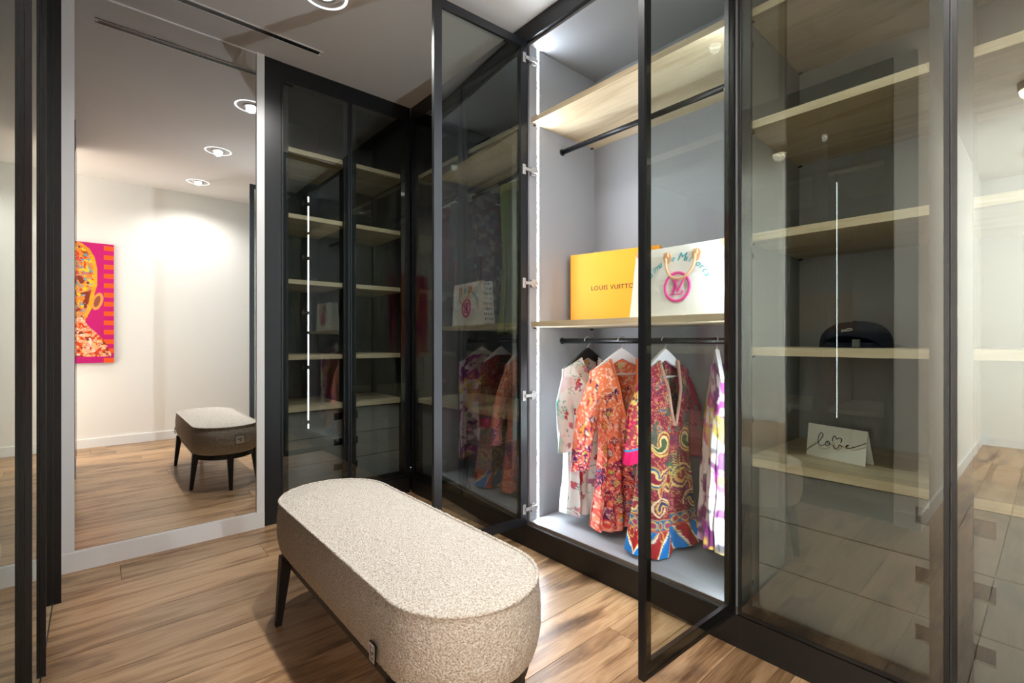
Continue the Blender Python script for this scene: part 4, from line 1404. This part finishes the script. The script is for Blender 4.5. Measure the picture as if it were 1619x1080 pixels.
black = [[(205, 690), (320, 615), (430, 545), (500, 460), (528, 400), (500, 362), (455, 400), (432, 500), (450, 590), (500, 606), (552, 580)],
         [(610, 508), (570, 560), (590, 605), (640, 580), (640, 520), (600, 520), (630, 560), (672, 568)],
         [(705, 510), (715, 440), (755, 410), (785, 470), (830, 445), (876, 470), (855, 535)],
         [(705, 575), (750, 655), (800, 630), (835, 575), (880, 605)],
         [(950, 605), (1000, 570), (960, 580), (945, 615), (985, 630), (1080, 610), (1200, 560), (1300, 515)]]
for s_ in black:
    MB().tube([cp(*p) for p in smooth_path(s_)], 0.00115, 6).build('handwriting', M_INK, fo, local=True)
for s_ in [[(195, 700), (310, 600), (420, 520), (435, 560), (450, 600)], [(440, 640), (540, 665), (620, 640), (690, 570)], [(700, 540), (735, 545), (760, 660)], [(790, 690), (850, 640), (900, 590)],
           [(880, 605), (960, 612), (1040, 625), (1080, 580)], [(1040, 655), (1100, 658), (1200, 625), (1285, 590)]]:
    MB().tube([cp(*p) for p in smooth_path(s_)], 0.0010, 6).build('gold_swash', M_GOLD, fo, local=True)

# ------------------------------------------------------------------ painting on the corridor wall (seen in the mirror)
pc = Canvas(200, 390, (196, 30, 112))
pc.blend(np.clip(pc.noise(30, 81, 3) - 0.3, 0, 1) * 0.5, (170, 20, 110))
for k in range(13):
    for x0, x1 in ((0.0, 0.128), (0.872, 1.0)):
        y0 = int((0.018 + k * 0.0785) * 390)
        pc.a[y0:y0 + 15, int(x0 * 200):int(x1 * 200)] = (238, 92, 30)
prof_ = [(0.0, 0.0), (0.01, 0.10), (0.05, 0.19), (0.12, 0.255), (0.22, 0.290), (0.34, 0.290), (0.42, 0.255), (0.55, 0.215), (0.60, 0.175), (0.66, 0.145), (0.70, 0.19), (0.76, 0.30), (0.84, 0.40), (0.92, 0.455), (0.945, 0.46)]
vv_ = [p[0] for p in prof_]; ww_ = [p[1] for p in prof_]
Vn = pc.Y / 390
hwid = np.interp(Vn, vv_, ww_)
body_ = (np.abs(pc.X / 200 - 0.5) < hwid) & (Vn < 0.945)
pc.a[body_] = (232, 130, 50)
for sx in (-1, 1):
    pc.ell(100 + sx * 58, 0.485 * 390, 13, 29, (220, 150, 80), sx * 0.25); pc.ell(100 + sx * 57, 0.485 * 390, 7, 19, (150, 80, 60), sx * 0.25)
n_a, n_b, n_c, n_d = pc.noise(12, 91, 3), pc.noise(9, 92, 3), pc.noise(10, 93, 2), pc.noise(16, 94, 3)
upper = Vn < 0.62
def pm(mask, c, f=1.0): pc.blend(mask * f, c)
pm(body_ & (n_a > 0.56), (248, 190, 40)); pm(body_ & (n_b < 0.42), (214, 60, 36)); pm(body_ & upper & (np.abs(n_c - 0.5) < 0.05), (100, 150, 160)); pm(body_ & (n_d < 0.36), (130, 52, 40))
edge = body_ & upper & ((hwid - np.abs(pc.X / 200 - 0.5)) < 0.05)
pm(edge, (250, 168, 30), 0.8)
pm(body_ & ~upper & (n_b > 0.5), (244, 176, 136)); pm(body_ & ~upper & (n_c > 0.66), (250, 214, 190)); pm(body_ & ~upper & (np.abs(n_a - 0.5) < 0.03), (196, 50, 50))
pt = empty('wall_painting', (-0.152, YE + 0.012, 1.355))
tag(pt, 'magenta and orange painting of a bust, reflected in the mirror', 'painting')
px0, px1, pz0, pz1 = -0.440, 0.136, 0.793, 1.917
n1, n2 = 200, 390
xs = np.linspace(px0, px1, n1); zs_ = np.linspace(pz1, pz0, n2)
vv = [(x, YE + 0.0265, z) for z in zs_ for x in xs]
ff = [(i * n1 + j, i * n1 + j + 1, (i + 1) * n1 + j + 1, (i + 1) * n1 + j) for i in range(n2 - 1) for j in range(n1 - 1)]
po = MB().add(vv, ff).build('painted_canvas', M_PRINT, pt)
uu = np.tile(np.linspace(0, 1, n1), n2); ww = np.repeat(np.linspace(0, 1, n2), n1)
colour_mesh(po, pc.sample(uu, ww))
B('stretcher', mat('canvas_edge', (180, 40, 110), 0.7), pt, (px0, px1, YE + 0.003, YE + 0.026, pz0, pz1))
